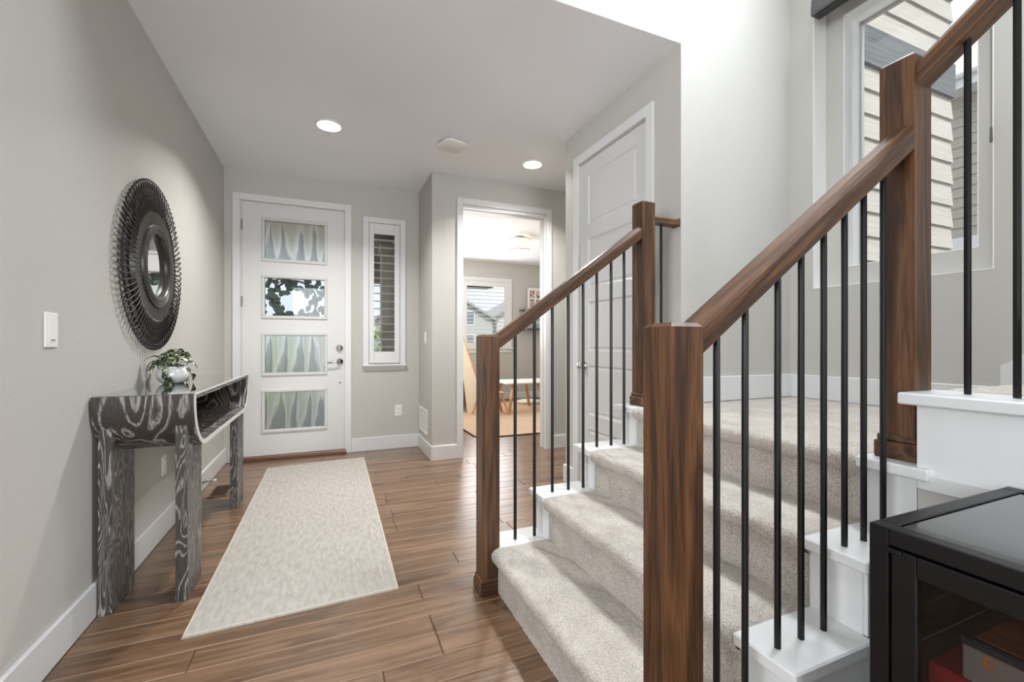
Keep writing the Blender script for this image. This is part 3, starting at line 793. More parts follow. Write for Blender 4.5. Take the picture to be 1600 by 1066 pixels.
bp = MB(); V = [(cx0, *p) for p in i_]; bp.prism([p for p in i_], 'X', cx0 + .002, cx0 + 0.014); bp.build('back_panel', M['cer_y'], CT_)
MB().box(cx0 + .001, cx1 - 0.002, cy0 + 0.020, cy1 - 0.020, cz1 - 0.022, cz1 - .003).build('top_panel', M['cer_y'], CT_)
MB().bbox(cx0, cx1 - .003, cy0 + 0.002, cy1 - 0.002, cz1 - .003, cz1 + 0.003, .001).build('glass_top', M['gloss_top'], CT_)
MB().bbox(cx1 - .003, cx1, cy0, cy1, cz1 - 0.006, cz1 + 0.003, .001).build('edge_band', M['rim'], CT_)
def leg(x0, x1, ya, yb, mirror=False):
    P = [(ya, 0), (yb, 0)]
    pts = uprof(0.004, 40)
    seg = [p for p in pts if ya - 1e-6 <= p[0] <= yb + 1e-6 and p[1] < cz1 - .03]
    def zat(y_):
        ps = sorted(pts); 
        return float(np.interp(y_, [p[0] for p in ps], [p[1] for p in ps]))
    top = []
    for k in range(9):
        y_ = yb + (ya - yb) * k / 8; top.append((y_, min(zat(y_), 0.812)))
    return MB().prism(P + top, 'X', x0, x1).build('leg', M['cer_leg'], CT_)
leg(-0.592, -0.549, 2.285, 2.515); leg(-0.848, -0.804, 2.285, 2.515)
leg(-0.592, -0.549, 3.440, 3.664); leg(-0.848, -0.804, 3.440, 3.664)

# potted plant on the console
PX, PY, PZ = -0.755, 2.872, cz1 + .003
PP = thing('potted_plant', 'variegated pothos in a round white pot on the console table', 'plant', (PX, PY, PZ))
prof = [(0.0, 0), (0.040, 0.0), (0.058, 0.012), (0.071, 0.034), (0.074, 0.050), (0.070, 0.070), (0.060, 0.087), (0.055, 0.093), (0.051, 0.093), (0.056, 0.082), (0.0, 0.080)]
MB().lathe(prof, (PX, PY, PZ), n=28).build('pot', simple('white_glazed_pot', lin(238, 238, 238), 0.18, coat=.5), PP, True)
MB().lathe([(0.0, 0.079), (0.050, 0.080), (0.053, 0.086), (0.0, 0.089)], (PX, PY, PZ), n=16).build('soil', simple('potting_soil', lin(48, 36, 28), .95), PP)
m, nt_, b_ = new_mat('variegated_leaf')
v = coords(nt_, (1, 1, 1), rnd=9.0); n1 = N(nt_, 'ShaderNodeTexNoise', Scale=38.0, Detail=3.0, Distortion=.8); nt_.links.new(v, n1.inputs['Vector'])
r = ramp_node(nt_, n1.outputs['Fac'], [(0.47, lin(46, 66, 40)[:3]), (0.54, lin(86, 104, 66)[:3]), (0.60, lin(205, 206, 178)[:3])])
nt_.links.new(r.outputs[0], b_.inputs['Base Color']); b_.inputs['Roughness'].default_value = .4
M['leaf'] = m
lm = MB()
for i in range(6):
    t_ = i / 5; w = 0.019 * math.sin(PI * min(1, (t_ * .86 + .14))) ** .8 * (1.25 - .6 * t_); yb = -0.012 * (t_ - .3) ** 2 * 6
    lm.v += [(-w, t_ * 0.052, yb + .004), (0, t_ * 0.052, yb), (w, t_ * 0.052, yb + .004)]
for i in range(5):
    for k in range(2): a = i * 3 + k; lm.f.append((a, a + 1, a + 4, a + 3))
leaf0 = None
stems = MB()
rr = random.Random(5)
for i in range(46):
    ang = rr.uniform(0, 2 * PI); lv_ = rr.uniform(0, 1)
    if i > 36: ang = rr.choice([1.3, 1.7, 4.5, 0.2]) + rr.uniform(-.4, .4)
    rad = 0.018 + 0.088 * lv_ if i <= 36 else rr.uniform(.07, .10)
    hgt = 0.092 + 0.085 * (1 - lv_) * rr.uniform(.5, 1) + 0.012 if i <= 36 else rr.uniform(.02, .09)
    p = Vector((PX + rad * math.cos(ang) * .8, PY + rad * math.sin(ang) * 1.1, PZ + hgt))
    p.x = max(p.x, XL + .035)
    if leaf0 is None:
        leaf0 = lm.build('leaf', M['leaf'], PP, True, origin=(0, 0, 0)); o = leaf0; o.location = p - WL[PP.name]; WL[o.name] = p
    else: o = copy_part(leaf0, PP, p)
    o.rotation_euler = (rr.uniform(-.9, .35) - (0.5 if i > 36 else 0), rr.uniform(-.5, .5), ang - PI / 2 + rr.uniform(-.7, .7)); s = rr.uniform(.75, 1.15); o.scale = (s, s, s)
    stems.tube([(PX + .01 * math.cos(ang), PY + .01 * math.sin(ang), PZ + .085), (PX + rad * .5 * math.cos(ang), PY + rad * .5 * math.sin(ang), PZ + max(.1, hgt)), tuple(p)], 0.0016, 4)
stems.build('stems', simple('leaf_stem', lin(92, 110, 60), .5), PP)

# ------------------------------------------------------------------ round rattan mirror
MY, MZ = 2.92, 1.515
MR = thing('round_mirror', 'round black rattan mirror on the left wall above the console', 'mirror', (XL, MY, MZ))
M['rattan'] = simple('black_rattan', lin(44, 40, 38), 0.42)
M['ebony'] = simple('dark_mirror_ring', lin(62, 57, 54), 0.32)
M['mirror'] = simple('mirror_glass', (0.92, .93, .93, 1), 0.01, 1.0)
MB().lathe([(0.0, 0.0), (0.172, 0), (0.172, 0.004), (0.0, 0.004)], (XL + 0.016, MY, MZ), 'X', 48).build('mirror_glass', M['mirror'], MR)
fr = MB(); prof = [(0.166, 0.018), (0.170, 0.040), (0.176, 0.046), (0.184, 0.046), (0.187, 0.041), (0.191, 0.041), (0.194, 0.046), (0.201, 0.046), (0.204, 0.041), (0.208, 0.041), (0.211, 0.044), (0.218, 0.042), (0.220, 0.036), (0.220, 0.010), (0.166, 0.010)]
NN = 64; V = []; F = []
for r_, h_ in prof:
    for k in range(NN): a = 2 * PI * k / NN; V.append((XL + h_, MY + r_ * math.cos(a), MZ + r_ * math.sin(a)))
for i in range(len(prof)):
    j = (i + 1) % len(prof)
    for k in range(NN): F.append((i * NN + k, i * NN + (k + 1) % NN, j * NN + (k + 1) % NN, j * NN + k))
fr.poly(V, F).build('mirror_frame', M['ebony'], MR, 'auto')
# flat disc of packed cane, ribbed
V = []; F = []; NR_ = 144; RR = [0.214, 0.25, 0.298, 0.303]
for i, r_ in enumerate(RR):
    for k in range(NR_):
        a = 2 * PI * k / NR_; hh = 0.032 + (0.003 if k % 2 else 0) - (0.02 if i == 3 else 0); V.append((XL + hh, MY + r_ * math.cos(a), MZ + r_ * math.sin(a)))
for i in range(3):
    for k in range(NR_): F.append((i * NR_ + k, i * NR_ + (k + 1) % NR_, (i + 1) * NR_ + (k + 1) % NR_, (i + 1) * NR_ + k))
MB().poly(V, F).build('cane_disc', M['ebony'], MR)
MB().tube([(XL + .012, MY + .375 * math.cos(2 * PI * k / 64), MZ + .375 * math.sin(2 * PI * k / 64)) for k in range(64)], 0.006, 6, True).build('back_hoop', M['rattan'], MR, True)
NL = 84; dth = 2 * PI / NL
pts = []
for k in range(7): s_ = k / 6; pts.append((0.034 + 0.006 * math.sin(PI * s_), 0.0, 0.288 + 0.100 * s_))
for k in range(1, 8):
    th = PI * k / 8; pts.append((0.034 - 0.012 * (1 - math.cos(th)), 0.014 * (1 - math.cos(th)), 0.392 + 0.054 * math.sin(th)))
pts += [(0.009, 0.028, 0.385), (0.009, 0.026, 0.34), (0.010, 0.022, 0.285)]
lp = None
for i in range(NL):
    if lp is None:
        lp = MB().tube(pts, 0.0036, 5).build('rattan_loop', M['rattan'], MR, True, origin=(0, 0, 0)); lp.location = (0, 0, 0); WL[lp.name] = Vector((XL, MY, MZ))
    else: copy_part(lp, MR, (XL, MY, MZ), (i * dth, 0, 0))

# ------------------------------------------------------------------ runner rug
m, nt_, b_ = new_mat('ivory_runner')
v = coords(nt_)
sp_ = nt_.nodes.new('ShaderNodeSeparateXYZ'); nt_.links.new(v, sp_.inputs[0])
def mth(op, a, b=None, c=None):
    n_ = nt_.nodes.new('ShaderNodeMath'); n_.operation = op
    for i_2, x_ in enumerate((a, b, c)):
        if x_ is None: continue
        if isinstance(x_, (int, float)): n_.inputs[i_2].default_value = x_
        else: nt_.links.new(x_, n_.inputs[i_2])
    return n_.outputs[0]
px = mth('PINGPONG', mth('ADD', sp_.outputs['X'], 10.0), 0.13); py = mth('PINGPONG', mth('ADD', sp_.outputs['Y'], 10.06), 0.20)
dia = mth('ADD', mth('DIVIDE', px, 0.13), mth('DIVIDE', py, 0.20))
ln_ = mth('LESS_THAN', mth('ABSOLUTE', mth('SUBTRACT', mth('PINGPONG', dia, 0.5), 0.25)), 0.035)
edge_ = mth('MAXIMUM', mth('DIVIDE', mth('ABSOLUTE', sp_.outputs['X']), 0.395), mth('DIVIDE', mth('ABSOLUTE', sp_.outputs['Y']), 1.235))
bord = mth('LESS_THAN', mth('ABSOLUTE', mth('SUBTRACT', mth('ABSOLUTE', sp_.outputs['X']), 0.31)), 0.004)
nn = N(nt_, 'ShaderNodeTexNoise', Scale=5.0, Detail=4.0); nt_.links.new(v, nn.inputs['Vector'])
msk = ramp_node(nt_, nn.outputs['Fac'], [(0.46, (0, 0, 0)), (0.60, (1, 1, 1))])
mid_ = mth('LESS_THAN', mth('ABSOLUTE', sp_.outputs['X']), 0.31)
pat = mth('MULTIPLY', mth('MAXIMUM', mth('MULTIPLY', ln_, mid_), bord), msk.outputs[0])
wv = N(nt_, 'ShaderNodeTexNoise', Scale=260.0, Detail=2.0); nt_.links.new(v, wv.inputs['Vector'])
sg = N(nt_, 'ShaderNodeTexNoise', Scale=1.0, Detail=3.0); mp_ = nt_.nodes.new('ShaderNodeMapping'); mp_.inputs['Scale'].default_value = (60, 14, 1); nt_.links.new(v, mp_.inputs['Vector']); nt_.links.new(mp_.outputs[0], sg.inputs['Vector'])
basec = ramp_node(nt_, sg.outputs['Fac'], [(0.35, lin(164, 159, 152)[:3]), (0.65, lin(180, 175, 168)[:3])])
mxn = nt_.nodes.new('ShaderNodeMix'); mxn.data_type = 'RGBA'; nt_.links.new(mth('MULTIPLY', pat, 0.22), mxn.inputs[0]); nt_.links.new(basec.outputs[0], mxn.inputs[6]); mxn.inputs[7].default_value = lin(140, 122, 108)
nt_.links.new(mxn.outputs[2], b_.inputs['Base Color']); b_.inputs['Roughness'].default_value = .95; b_.inputs['Specular IOR Level'].default_value = .15
hgt = mth('MULTIPLY_ADD', pat, -0.8, mth('MULTIPLY', wv.outputs['Fac'], 0.5))
bump(nt_, b_, hgt, 0.5, 0.002)
M['runner'] = m
RG = thing('runner_rug', 'faded ivory patterned runner rug in front of the front door', 'rug', (-0.085, 3.23, 0))
rm = MB(); rc = [(-0.498, 1.991), (0.299, 2.024), (0.336, 4.484), (-0.478, 4.423)]
rp = MB()
ins = 0.012; cen = Vector((sum(p[0] for p in rc) / 4, sum(p[1] for p in rc) / 4))
def shr(p, k): q = Vector(p); d = q - cen; return (q.x - math.copysign(k, d.x), q.y - math.copysign(k, d.y))
lo = [(*p, 0.0) for p in rc]; m1 = [(*p, 0.005) for p in rc]; t1 = [(*shr(p, 0.003), 0.008) for p in rc]
rp.poly(lo + m1 + t1, [(3, 2, 1, 0)] + [(i, (i + 1) % 4, 4 + (i + 1) % 4, 4 + i) for i in range(4)] + [(4 + i, 4 + (i + 1) % 4, 8 + (i + 1) % 4, 8 + i) for i in range(4)] + [(8, 9, 10, 11)])
rp.build('rug_pile', M['runner'], RG)
bd = MB()
ro, ri = [shr(p, -0.002) for p in rc], [shr(p, 0.010) for p in rc]
bd.ring(ro, ri, 'Z', 0.0, 0.0095).build('bound_edge', simple('rug_binding', lin(190, 180, 166), .9), RG)

# ------------------------------------------------------------------ small wall and ceiling fittings
sw = thing('light_switch', 'white dimmer switch on the left wall, nearest the viewer', 'switch', (XL, 1.998, 1.148))
MB().bbox(XL, XL + 0.007, 1.960, 2.036, 1.088, 1.208, .003).build('wall_plate', M['plastic'], sw)
MB().bbox(XL + 0.006, XL + 0.0082, 1.981, 2.017, 1.105, 1.191, .001).build('rocker', M['plastic'], sw)
MB().box(XL + 0.008, XL + 0.0092, 1.988, 2.014, 1.1125, 1.1155).build('dimmer_slot', M['plastic_dark'], sw)
sw = thing('light_switch', 'white light switch on the narrow wall left of office doorway', 'switch', (XJ, 4.435, 1.165))
MB().bbox(XJ - 0.006, XJ, 4.395, 4.475, 1.105, 1.225, .002).build('wall_plate', M['plastic'], sw)
MB().bbox(XJ - 0.010, XJ - .005, 4.416, 4.454, 1.130, 1.200, .002).build('rocker', M['plastic'], sw)
ol = thing('wall_outlet', 'white wall outlet on the grey wall beneath the sidelight window', 'outlet', (0.703, YF, 0.40))
MB().bbox(0.667, 0.739, YF - 0.006, YF, 0.343, 0.457, .002).build('cover_plate', M['plastic'], ol)
for z in (0.378, 0.422):
    s_ = MB().bbox(0.687, 0.719, YF - 0.009, YF - .005, z - 0.014, z + 0.014, .002).build('socket', M['plastic'], ol)
    MB().box(0.696, 0.698, YF - 0.010, YF - .0089, z - .004, z + .007).box(0.708, 0.710, YF - 0.010, YF - .0089, z - .004, z + .007).build('slot', M['plastic_dark'], s_)
ol = thing('wall_outlet', 'white wall outlet low on the left wall under the console', 'outlet', (XL, 3.14, 0.40))
MB().bbox(XL, XL + 0.006, 3.103, 3.177, 0.343, 0.457, .002).build('cover_plate', M['plastic'], ol)
for z in (0.378, 0.422):
    MB().bbox(XL + .005, XL + .009, 3.124, 3.156, z - 0.014, z + 0.014, .002).build('socket', M['plastic'], ol)
gr = thing('return_grille', 'white return air grille low on the narrow wall', 'vent', (XJ, 4.53, 0.32))
gf = MB()
for (a, b, c0, d) in ((4.335, 4.36, 0.196, 0.450), (4.70, 4.725, 0.196, 0.450), (4.36, 4.70, 0.196, 0.221), (4.36, 4.70, 0.425, 0.450)): gf.bbox(XJ - 0.008, XJ, a, b, c0, d, .002)
gf.build('grille_frame', M['plastic'], gr)
MB().box(XJ - 0.001, XJ, 4.36, 4.70, 0.221, 0.425).build('backing', simple('grille_shadow', lin(150, 146, 142), .8), gr)
for k in range(14):
    y_ = 4.372 + k * 0.0243; MB().box(XJ - 0.006, XJ - .001, y_, y_ + 0.011, 0.221, 0.425).build('blade', M['plastic'], gr)
fv = thing('floor_vent', 'bronze floor vent by the left wall behind the console', 'vent', (-0.73, 3.89, 0))
vf = MB()
for (a, b, c0, d) in ((-0.790, -0.775, 3.745, 4.035), (-0.680, -0.665, 3.745, 4.035), (-0.775, -0.680, 3.745, 3.76), (-0.775, -0.680, 4.02, 4.035)): vf.bbox(a, b, c0, d, 0, 0.006, .002)
vf.build('vent_frame', simple('bronze_vent', lin(112, 88, 66), .45, .3), fv)
MB().box(-0.775, -0.680, 3.76, 4.02, 0, 0.0012).build('vent_well', simple('vent_dark', lin(30, 24, 20), .8), fv)
for k in range(9):
    y_ = 3.772 + k * 0.028; MB().box(-0.772, -0.683, y_, y_ + .012, 0.001, 0.005).build('fin', simple('bronze_fin', lin(70, 54, 40), .5, .3) if k == 0 else bpy.data.materials['bronze_fin'], fv)
ds = thing('door_stop', 'spring door stop with white tip on the left baseboard', 'door stop', (XL + .016, 3.94, 0.068))
MB().tube([(XL + .016, 3.94, 0.064), (XL + .05, 3.94, 0.072), (XL + .086, 3.94, 0.074)], [0.008, .0055, .0055], 8).build('spring', M['hinge'], ds, True)
MB().tube([(XL + .084, 3.94, 0.074), (XL + .104, 3.94, 0.074)], 0.008, 8).build('rubber_tip', M['plastic'], ds, True)

def downlight(x, y, label, power):
    t_ = thing('recessed_light', label, 'ceiling light', (x, y, ZC), 'recessed ceiling lights')
    MB().lathe([(0.080, -0.010), (0.083, -0.012), (0.092, -0.004), (0.094, 0.0), (0.080, 0.0)], (x, y, ZC), n=32).build('trim_ring', M['plastic'], t_, True)
    MB().lathe([(0.0, -0.0125), (0.082, -0.0125), (0.082, -0.011), (0.0, -0.011)], (x, y, ZC), n=28).build('lens', M['lamp'], t_)
    area_light('downlight_lamp', (x, y, ZC - .03), (0, 0, -1), .12, .12, power, (1, .985, .955), 132)
downlight(0.018, 3.549, 'round recessed ceiling light near the front door', 21)
downlight(1.716, 3.605, 'round recessed ceiling light outside the office doorway', 18)
ap = thing('access_point', 'white rounded square device on the hall ceiling', 'ceiling device', (0.946, 3.50, ZC))
def rsq(h, r, n=6):
    P = []
    for q, (sx, sy) in enumerate(((1, 1), (-1, 1), (-1, -1), (1, -1))):
        for k in range(n + 1):
            a = q * PI / 2 + (PI / 2) * k / n; P.append((sx * (h - r) + r * math.cos(a), sy * (h - r) + r * math.sin(a)))
    return P
ca, sa = math.cos(.25), math.sin(.25)
rot = lambda P: [(0.946 + x * ca - y * sa, 3.50 + x * sa + y * ca) for x, y in P]
A_, B_ = rot(rsq(0.105, 0.05)), rot(rsq(0.088, 0.04)); nA = len(A_)
MB().poly([(*p, ZC) for p in rot(rsq(.085, .04))] + [(*p, ZC - .010) for p in rot(rsq(.085, .04))] + [(*p, ZC - 0.012) for p in A_] + [(*p, ZC - .024) for p in A_] + [(*p, ZC - 0.032) for p in B_],
          [(l * nA + i, l * nA + (i + 1) % nA, (l + 1) * nA + (i + 1) % nA, (l + 1) * nA + i) for l in range(4) for i in range(nA)] + [tuple(4 * nA + i for i in range(nA))]).build('housing', M['plastic'], ap, 'auto')
MB().lathe([(0, -.0325), (.004, -.0325), (.004, -.031)], (0.946, 3.5, ZC), n=10).build('status_dot', simple('status_grey', lin(180, 180, 182), .4), ap)

# ------------------------------------------------------------------ glass-door cabinet
CX0, CX1, CY1, CY0, CZ = 0.902, 1.415, 0.485, -0.50, 0.780
CB = thing('display_cabinet', 'black metal display cabinet with glass door in right foreground', 'cabinet', (1.15, 0, 0))
mb = MB()
fw, T = 0.030, 0.030
mb.bbox(CX0, CX0 + fw, CY1 - fw, CY1, 0, CZ, .002).bbox(CX1 - fw, CX1, CY1 - fw, CY1, 0, CZ, .002)
mb.bbox(CX0, CX0 + fw, CY0, CY0 + fw, 0, CZ, .002).bbox(CX1 - fw, CX1, CY0, CY0 + fw, 0, CZ, .002)
mb.bbox(CX0, CX0 + fw, CY0 + fw, CY1 - fw, CZ - T, CZ, .002).bbox(CX1 - fw, CX1, CY0 + fw, CY1 - fw, CZ - T, CZ, .002)
mb.bbox(CX0 + fw, CX1 - fw, CY1 - fw, CY1, CZ - T, CZ, .002).bbox(CX0 + fw, CX1 - fw, CY0, CY0 + fw, CZ - T, CZ, .002)
mb.build('cabinet_frame', M['black_metal'], CB)
M['cab_top'] = simple('black_top_panel', lin(20, 21, 24), 0.16, 0, 1.0, .8)
MB().box(CX0 + fw + .003, CX1 - fw - .003, CY0 + fw + .003, CY1 - fw - .003, CZ - 0.02, CZ - 0.003).build('top_panel', M['cab_top'], CB)
MB().box(CX0 + fw, CX1 - fw, CY1 - 0.012, CY1 - .004, 0.06, CZ - T).build('side_panel', M['black_metal'], CB)
MB().box(CX0 + fw, CX1 - fw, CY0 + .004, CY0 + .012, 0.06, CZ - T).build('side_panel', M['black_metal'], CB)
MB().box(CX1 - .012, CX1 - .004, CY0 + fw, CY1 - fw, 0.06, CZ - T).build('back_panel', M['black_metal'], CB)
M['shelf'] = wood('dark_brown_shelf', lin(40, 26, 20), lin(58, 38, 28), lin(74, 50, 38), axis='Y', rough=.5)
MB().box(CX0 + .03, CX1 - .02, CY0 + .02, CY1 - .02, 0.05, 0.068).build('shelf', M['black_metal'], CB)
MB().box(CX0 + .05, CX1 - .02, CY0 + .02, CY1 - .02, 0.478, 0.492).build('shelf', M['shelf'], CB)
for yy in (CY1 - 0.046,):
    for xx in (1.0, 1.30):
        st = MB().box(xx, xx + 0.022, CY1 - 0.018, CY1 - 0.012, 0.07, CZ - T).build('shelf_strip', M['black_metal'], CB)
        hm = MB()
        for k in range(20): hm.box(xx + .008, xx + .013, CY1 - .0187, CY1 - .0179, 0.52 + k * 0.0125, 0.524 + k * 0.0125)
        hm.build('shelf_holes', simple('hole_grey', lin(120, 118, 114), .5), st)
def cab_door(ya, yb):
    dw = 0.036
    d = MB(); z0, z1 = 0.035, CZ - T - .004
    for (a, b, c0, e) in ((ya, ya + dw, z0, z1), (yb - dw, yb, z0, z1), (ya + dw, yb - dw, z0, z0 + dw), (ya + dw, yb - dw, z1 - dw, z1)): d.bbox(CX0 - .001, CX0 + .018, a, b, c0, e, .002)
    o = d.build('door', M['black_metal'], CB)
    MB().box(CX0 + .006, CX0 + .010, ya + dw, yb - dw, z0 + dw, z1 - dw).build('door_glass', M['cab_glass'], o)
    return o
dA = cab_door(0.000, CY1 - fw - 0.004); dB = cab_door(CY0 + fw + .004, -0.004)
MB().bbox(CX0 - .006, CX0 + .012, CY1 - fw - .020, CY1 - fw + .006, CZ - T - .010, CZ - T - .002, .001).build('hinge', M['black_metal'], dA)
MB().bbox(CX0 - .012, CX0 - .001, 0.006, 0.022, 0.36, 0.48, .002).build('handle', M['black_metal'], dA)
MB().bbox(CX0 - .012, CX0 - .001, -0.026, -0.010, 0.36, 0.48, .002).build('handle', M['black_metal'], dB)
# contents: a dark box lying on a red box
rb_ = thing('game_box', 'red flat box under the dark box inside the black cabinet', 'box', (1.15, 0.28, 0.492))
MB().bbox(1.00, 1.34, 0.08, 0.445, 0.492, 0.530, .003).build('box_lid', simple('red_box', lin(168, 40, 52), .45), rb_)
MB().bbox(1.004, 1.336, 0.084, 0.441, 0.4925, 0.510, .002).build('box_base', simple('red_box_base', lin(120, 26, 38), .5), rb_)
gb = thing('game_box', 'dark grey box with orange letters inside the black cabinet', 'box', (1.15, 0.25, 0.531))
MB().bbox(1.000, 1.30, 0.05, 0.398, 0.531, 0.590, .003).build('box_base', simple('grey_box', lin(150, 140, 136), .5), gb)
MB().bbox(0.998, 1.302, 0.048, 0.400, 0.590, 0.604, .003).build('box_lid', simple('slate_box_edge', lin(48, 52, 60), .45), gb)
MB().box(1.012, 1.288, 0.062, 0.386, 0.604, 0.6046).build('lid_print', wood('orange_brown_print', lin(120, 62, 32), lin(164, 88, 46), lin(184, 110, 62), axis='Y', rough=.4), gb)
def letters(txt, size, wloc, rot, mat, parent):
    cu = bpy.data.curves.new('lettering', 'FONT'); cu.body = txt; cu.size = size; cu.extrude = 0.0006
    tmp = bpy.data.objects.new('lettering', cu); me = bpy.data.meshes.new_from_object(tmp); bpy.data.objects.remove(tmp); bpy.data.curves.remove(cu)
    me.materials.clear(); me.materials.append(mat)
    o = bpy.data.objects.new('lettering', me); link(o, parent, wloc); o.rotation_euler = rot; return o
M['orange'] = simple('orange_print', lin(226, 130, 60), .5)
letters('E', 0.030, (0.9985, 0.371, 0.5665), (PI / 2, 0, -PI / 2), M['orange'], gb)
letters('NES', 0.030, (0.9985, 0.352, 0.5385), (PI / 2, 0, -PI / 2), M['orange'], gb)

# ------------------------------------------------------------------ office beyond the doorway
w3 = struct_root('window_3', (2.4, 8.2, 1.0), 'white shuttered office window seen through the doorway')
c = MB(); YO = 8.2
for (A, B, C, D) in ((1.39, 1.46, 0.96, 2.41), (3.37, 3.44, 0.96, 2.41), (1.46, 3.37, 2.34, 2.41)): c.bbox(A, B, YO - 0.022, YO, C, D, .003)
c.build('window_casing', M['trim'], w3)
MB().bbox(1.36, 3.47, YO - 0.05, YO, 1.0, 1.03, .004).bbox(1.40, 3.43, YO - .02, YO, .93, 1.0, .003).build('window_sill', M['trim'], w3)
lv2 = MB().prism([(-0.034, -0.010), (-0.020, -0.010), (0.030, 0.004), (0.034, 0.010), (0.022, 0.008), (-0.022, -0.001)], 'X', -0.39, 0.39)
l2 = None
for (a, b) in ((1.46, 2.413), (2.417, 3.37)):
    p = MB(); s_ = 0.085
    for (A, B, C, D) in ((a, a + s_, 1.03, 2.34), (b - s_, b, 1.03, 2.34), (a + s_, b - s_, 1.03, 1.13), (a + s_, b - s_, 2.235, 2.34)): p.bbox(A, B, YO - .012, YO + .018, C, D, .003)
    pf = p.build('shutter_frame', M['trim'], w3)
    for k in range(15):
        z = 1.13 + (k + .5) * (2.235 - 1.13) / 15; q = ((a + b) / 2, YO + .004, z)
        if l2 is None:
            l2 = lv2.build('louver', M['trim'], pf, origin=(0, 0, 0)); l2.location = Vector(q) - WL[pf.name]; WL[l2.name] = Vector(q)
        else: copy_part(l2, pf, q)
MB().box(1.46, 3.37, YO + .09, YO + .095, 1.03, 2.34).build('window_pane', M['pane'], w3)
fl = thing('flush_light', 'scalloped white drum ceiling light in the office', 'ceiling light', (2.70, 6.12, ZC))
NQ = 48
sc = lambda a, r: r * (1 + 0.07 * math.cos(6 * a))
def scallop(r, z): return [(2.70 + sc(2 * PI * k / NQ, r) * math.cos(2 * PI * k / NQ), 6.12 + sc(2 * PI * k / NQ, r) * math.sin(2 * PI * k / NQ), z) for k in range(NQ)]
ring4 = [(l * NQ + i, l * NQ + (i + 1) % NQ, (l + 1) * NQ + (i + 1) % NQ, (l + 1) * NQ + i) for l in range(1) for i in range(NQ)]
m, nt_, b_ = new_mat('lamp_shade_linen'); b_.inputs['Base Color'].default_value = lin(240, 232, 214); b_.inputs['Roughness'].default_value = .9
b_.inputs['Emission Color'].default_value = (1, .90, .74, 1); b_.inputs['Emission Strength'].default_value = 0.55; M['shade'] = m
sh = MB().poly(scallop(0.158, ZC - 0.045) + scallop(0.158, ZC - 0.215), ring4).build('shade', M['shade'], fl, 'auto')
MB().poly(scallop(0.150, ZC - 0.212) + scallop(0.02, ZC - 0.212), ring4).build('diffuser', emit('lamp_diffuser', (1, .92, .8, 1), 1.4), fl)
for z in (ZC - .045, ZC - .213): MB().tube(scallop(0.160, z), 0.006, 5, True).build('gold_trim', simple('tan_piping', lin(176, 150, 112), .6) if z > ZC - .1 else bpy.data.materials['tan_piping'], sh)
MB().lathe([(0.07, -0.045), (0.07, -.005), (0.06, 0)], (2.70, 6.12, ZC), n=20).build('canopy', M['hinge'], fl)
MB().lathe([(0.0, -.232), (.012, -.228), (.010, -.213)], (2.70, 6.12, ZC), n=12).build('finial', M['hinge'], fl)
pl = bpy.data.lights.new('office_lamp', 'POINT'); pl.energy = 8; pl.color = (1, .86, .68); pl.shadow_soft_size = .12
po = bpy.data.objects.new('office_lamp', pl); COL.objects.link(po); po.location = (2.70, 6.12, ZC - .30)
spk = thing('ceiling_speaker', 'round white speaker in the office ceiling', 'speaker', (2.48, 7.64, ZC))
MB().lathe([(0.105, -.004), (.110, -.006), (.117, 0), (.105, 0)], (2.48, 7.64, ZC), n=28).build('speaker_ring', M['plastic'], spk)
MB().lathe([(0, -.005), (.104, -.004), (.104, -.001), (0, -.001)], (2.48, 7.64, ZC), n=28).build('speaker_grille', simple('grille_white', lin(214, 212, 209), .7), spk)
M['slate'] = simple('slate_shelf', lin(88, 92, 96), .4)
for (z, lab) in ((1.80, 'upper grey floating shelf holding a picture frame in the office'), (1.42, 'lower grey floating shelf on the office far wall')):
    s_ = thing('floating_shelf', lab, 'shelf', (4.0, YO - .1, z), 'office floating shelves')
    MB().bbox(3.60, 4.40, YO - .20, YO, z - .03, z, .004).build('shelf_board', M['slate'], s_)
    for x in (3.66, 4.34): MB().lathe([(0.0, -.225), (.022, -.222), (.022, -.20), (.0, -.20)], (x, YO, z - .015), 'Y', 12).build('bracket_cap', M['chrome'], s_)
pfm = thing('photo_frame', 'white picture frame with four small photos on the upper shelf', 'picture frame', (3.93, YO - .1, 1.80))
MB().bbox(3.765, 4.095, YO - .075, YO - .055, 1.802, 2.245, .004).build('frame', M['plastic'], pfm)
for i, (x, z) in enumerate(((3.81, 2.04), (3.955, 2.04), (3.81, 1.86), (3.955, 1.86))):
    mm, nn_, bb = new_mat('sepia_photo'); v = coords(nn_, (1, 1, 1), 7.0); n_ = N(nn_, 'ShaderNodeTexNoise', Scale=26.0, Detail=2.0); nn_.links.new(v, n_.inputs['Vector'])
    r = ramp_node(nn_, n_.outputs['Fac'], [(0.42, lin(120, 96, 80)[:3]), (0.58, lin(222, 206, 192)[:3])]); nn_.links.new(r.outputs[0], bb.inputs['Base Color'])
    MB().box(x, x + .105, YO - .0765, YO - .0745, z, z + .15).build('photo', mm, pfm)
bk = thing('storage_box', 'small blue and white box on the lower office shelf', 'box', (4.1, YO - .1, 1.42))
MB().bbox(3.98, 4.22, YO - .17, YO - .03, 1.421, 1.56, .004).build('box_body', simple('pale_blue_box', lin(168, 186, 204), .5), bk)
MB().bbox(3.975, 4.225, YO - .175, YO - .025, 1.52, 1.566, .004).build('box_lid', M['plastic'], bk)
org = MB(); 
P_ = [(1.614, 5.00), (1.614, 7.75), (4.3, 7.75), (4.3, 4.875), (1.74, 4.875)]
ro_ = thing('area_rug', 'tan woven rug on the office floor', 'rug', (2.9, 6.3, 0))
MB().prism([(x, y) for x, y in P_][::-1], 'Z', 0.0, 0.010).build('rug_field', M['tan_rug'], ro_)
cenr = (2.9, 6.3)
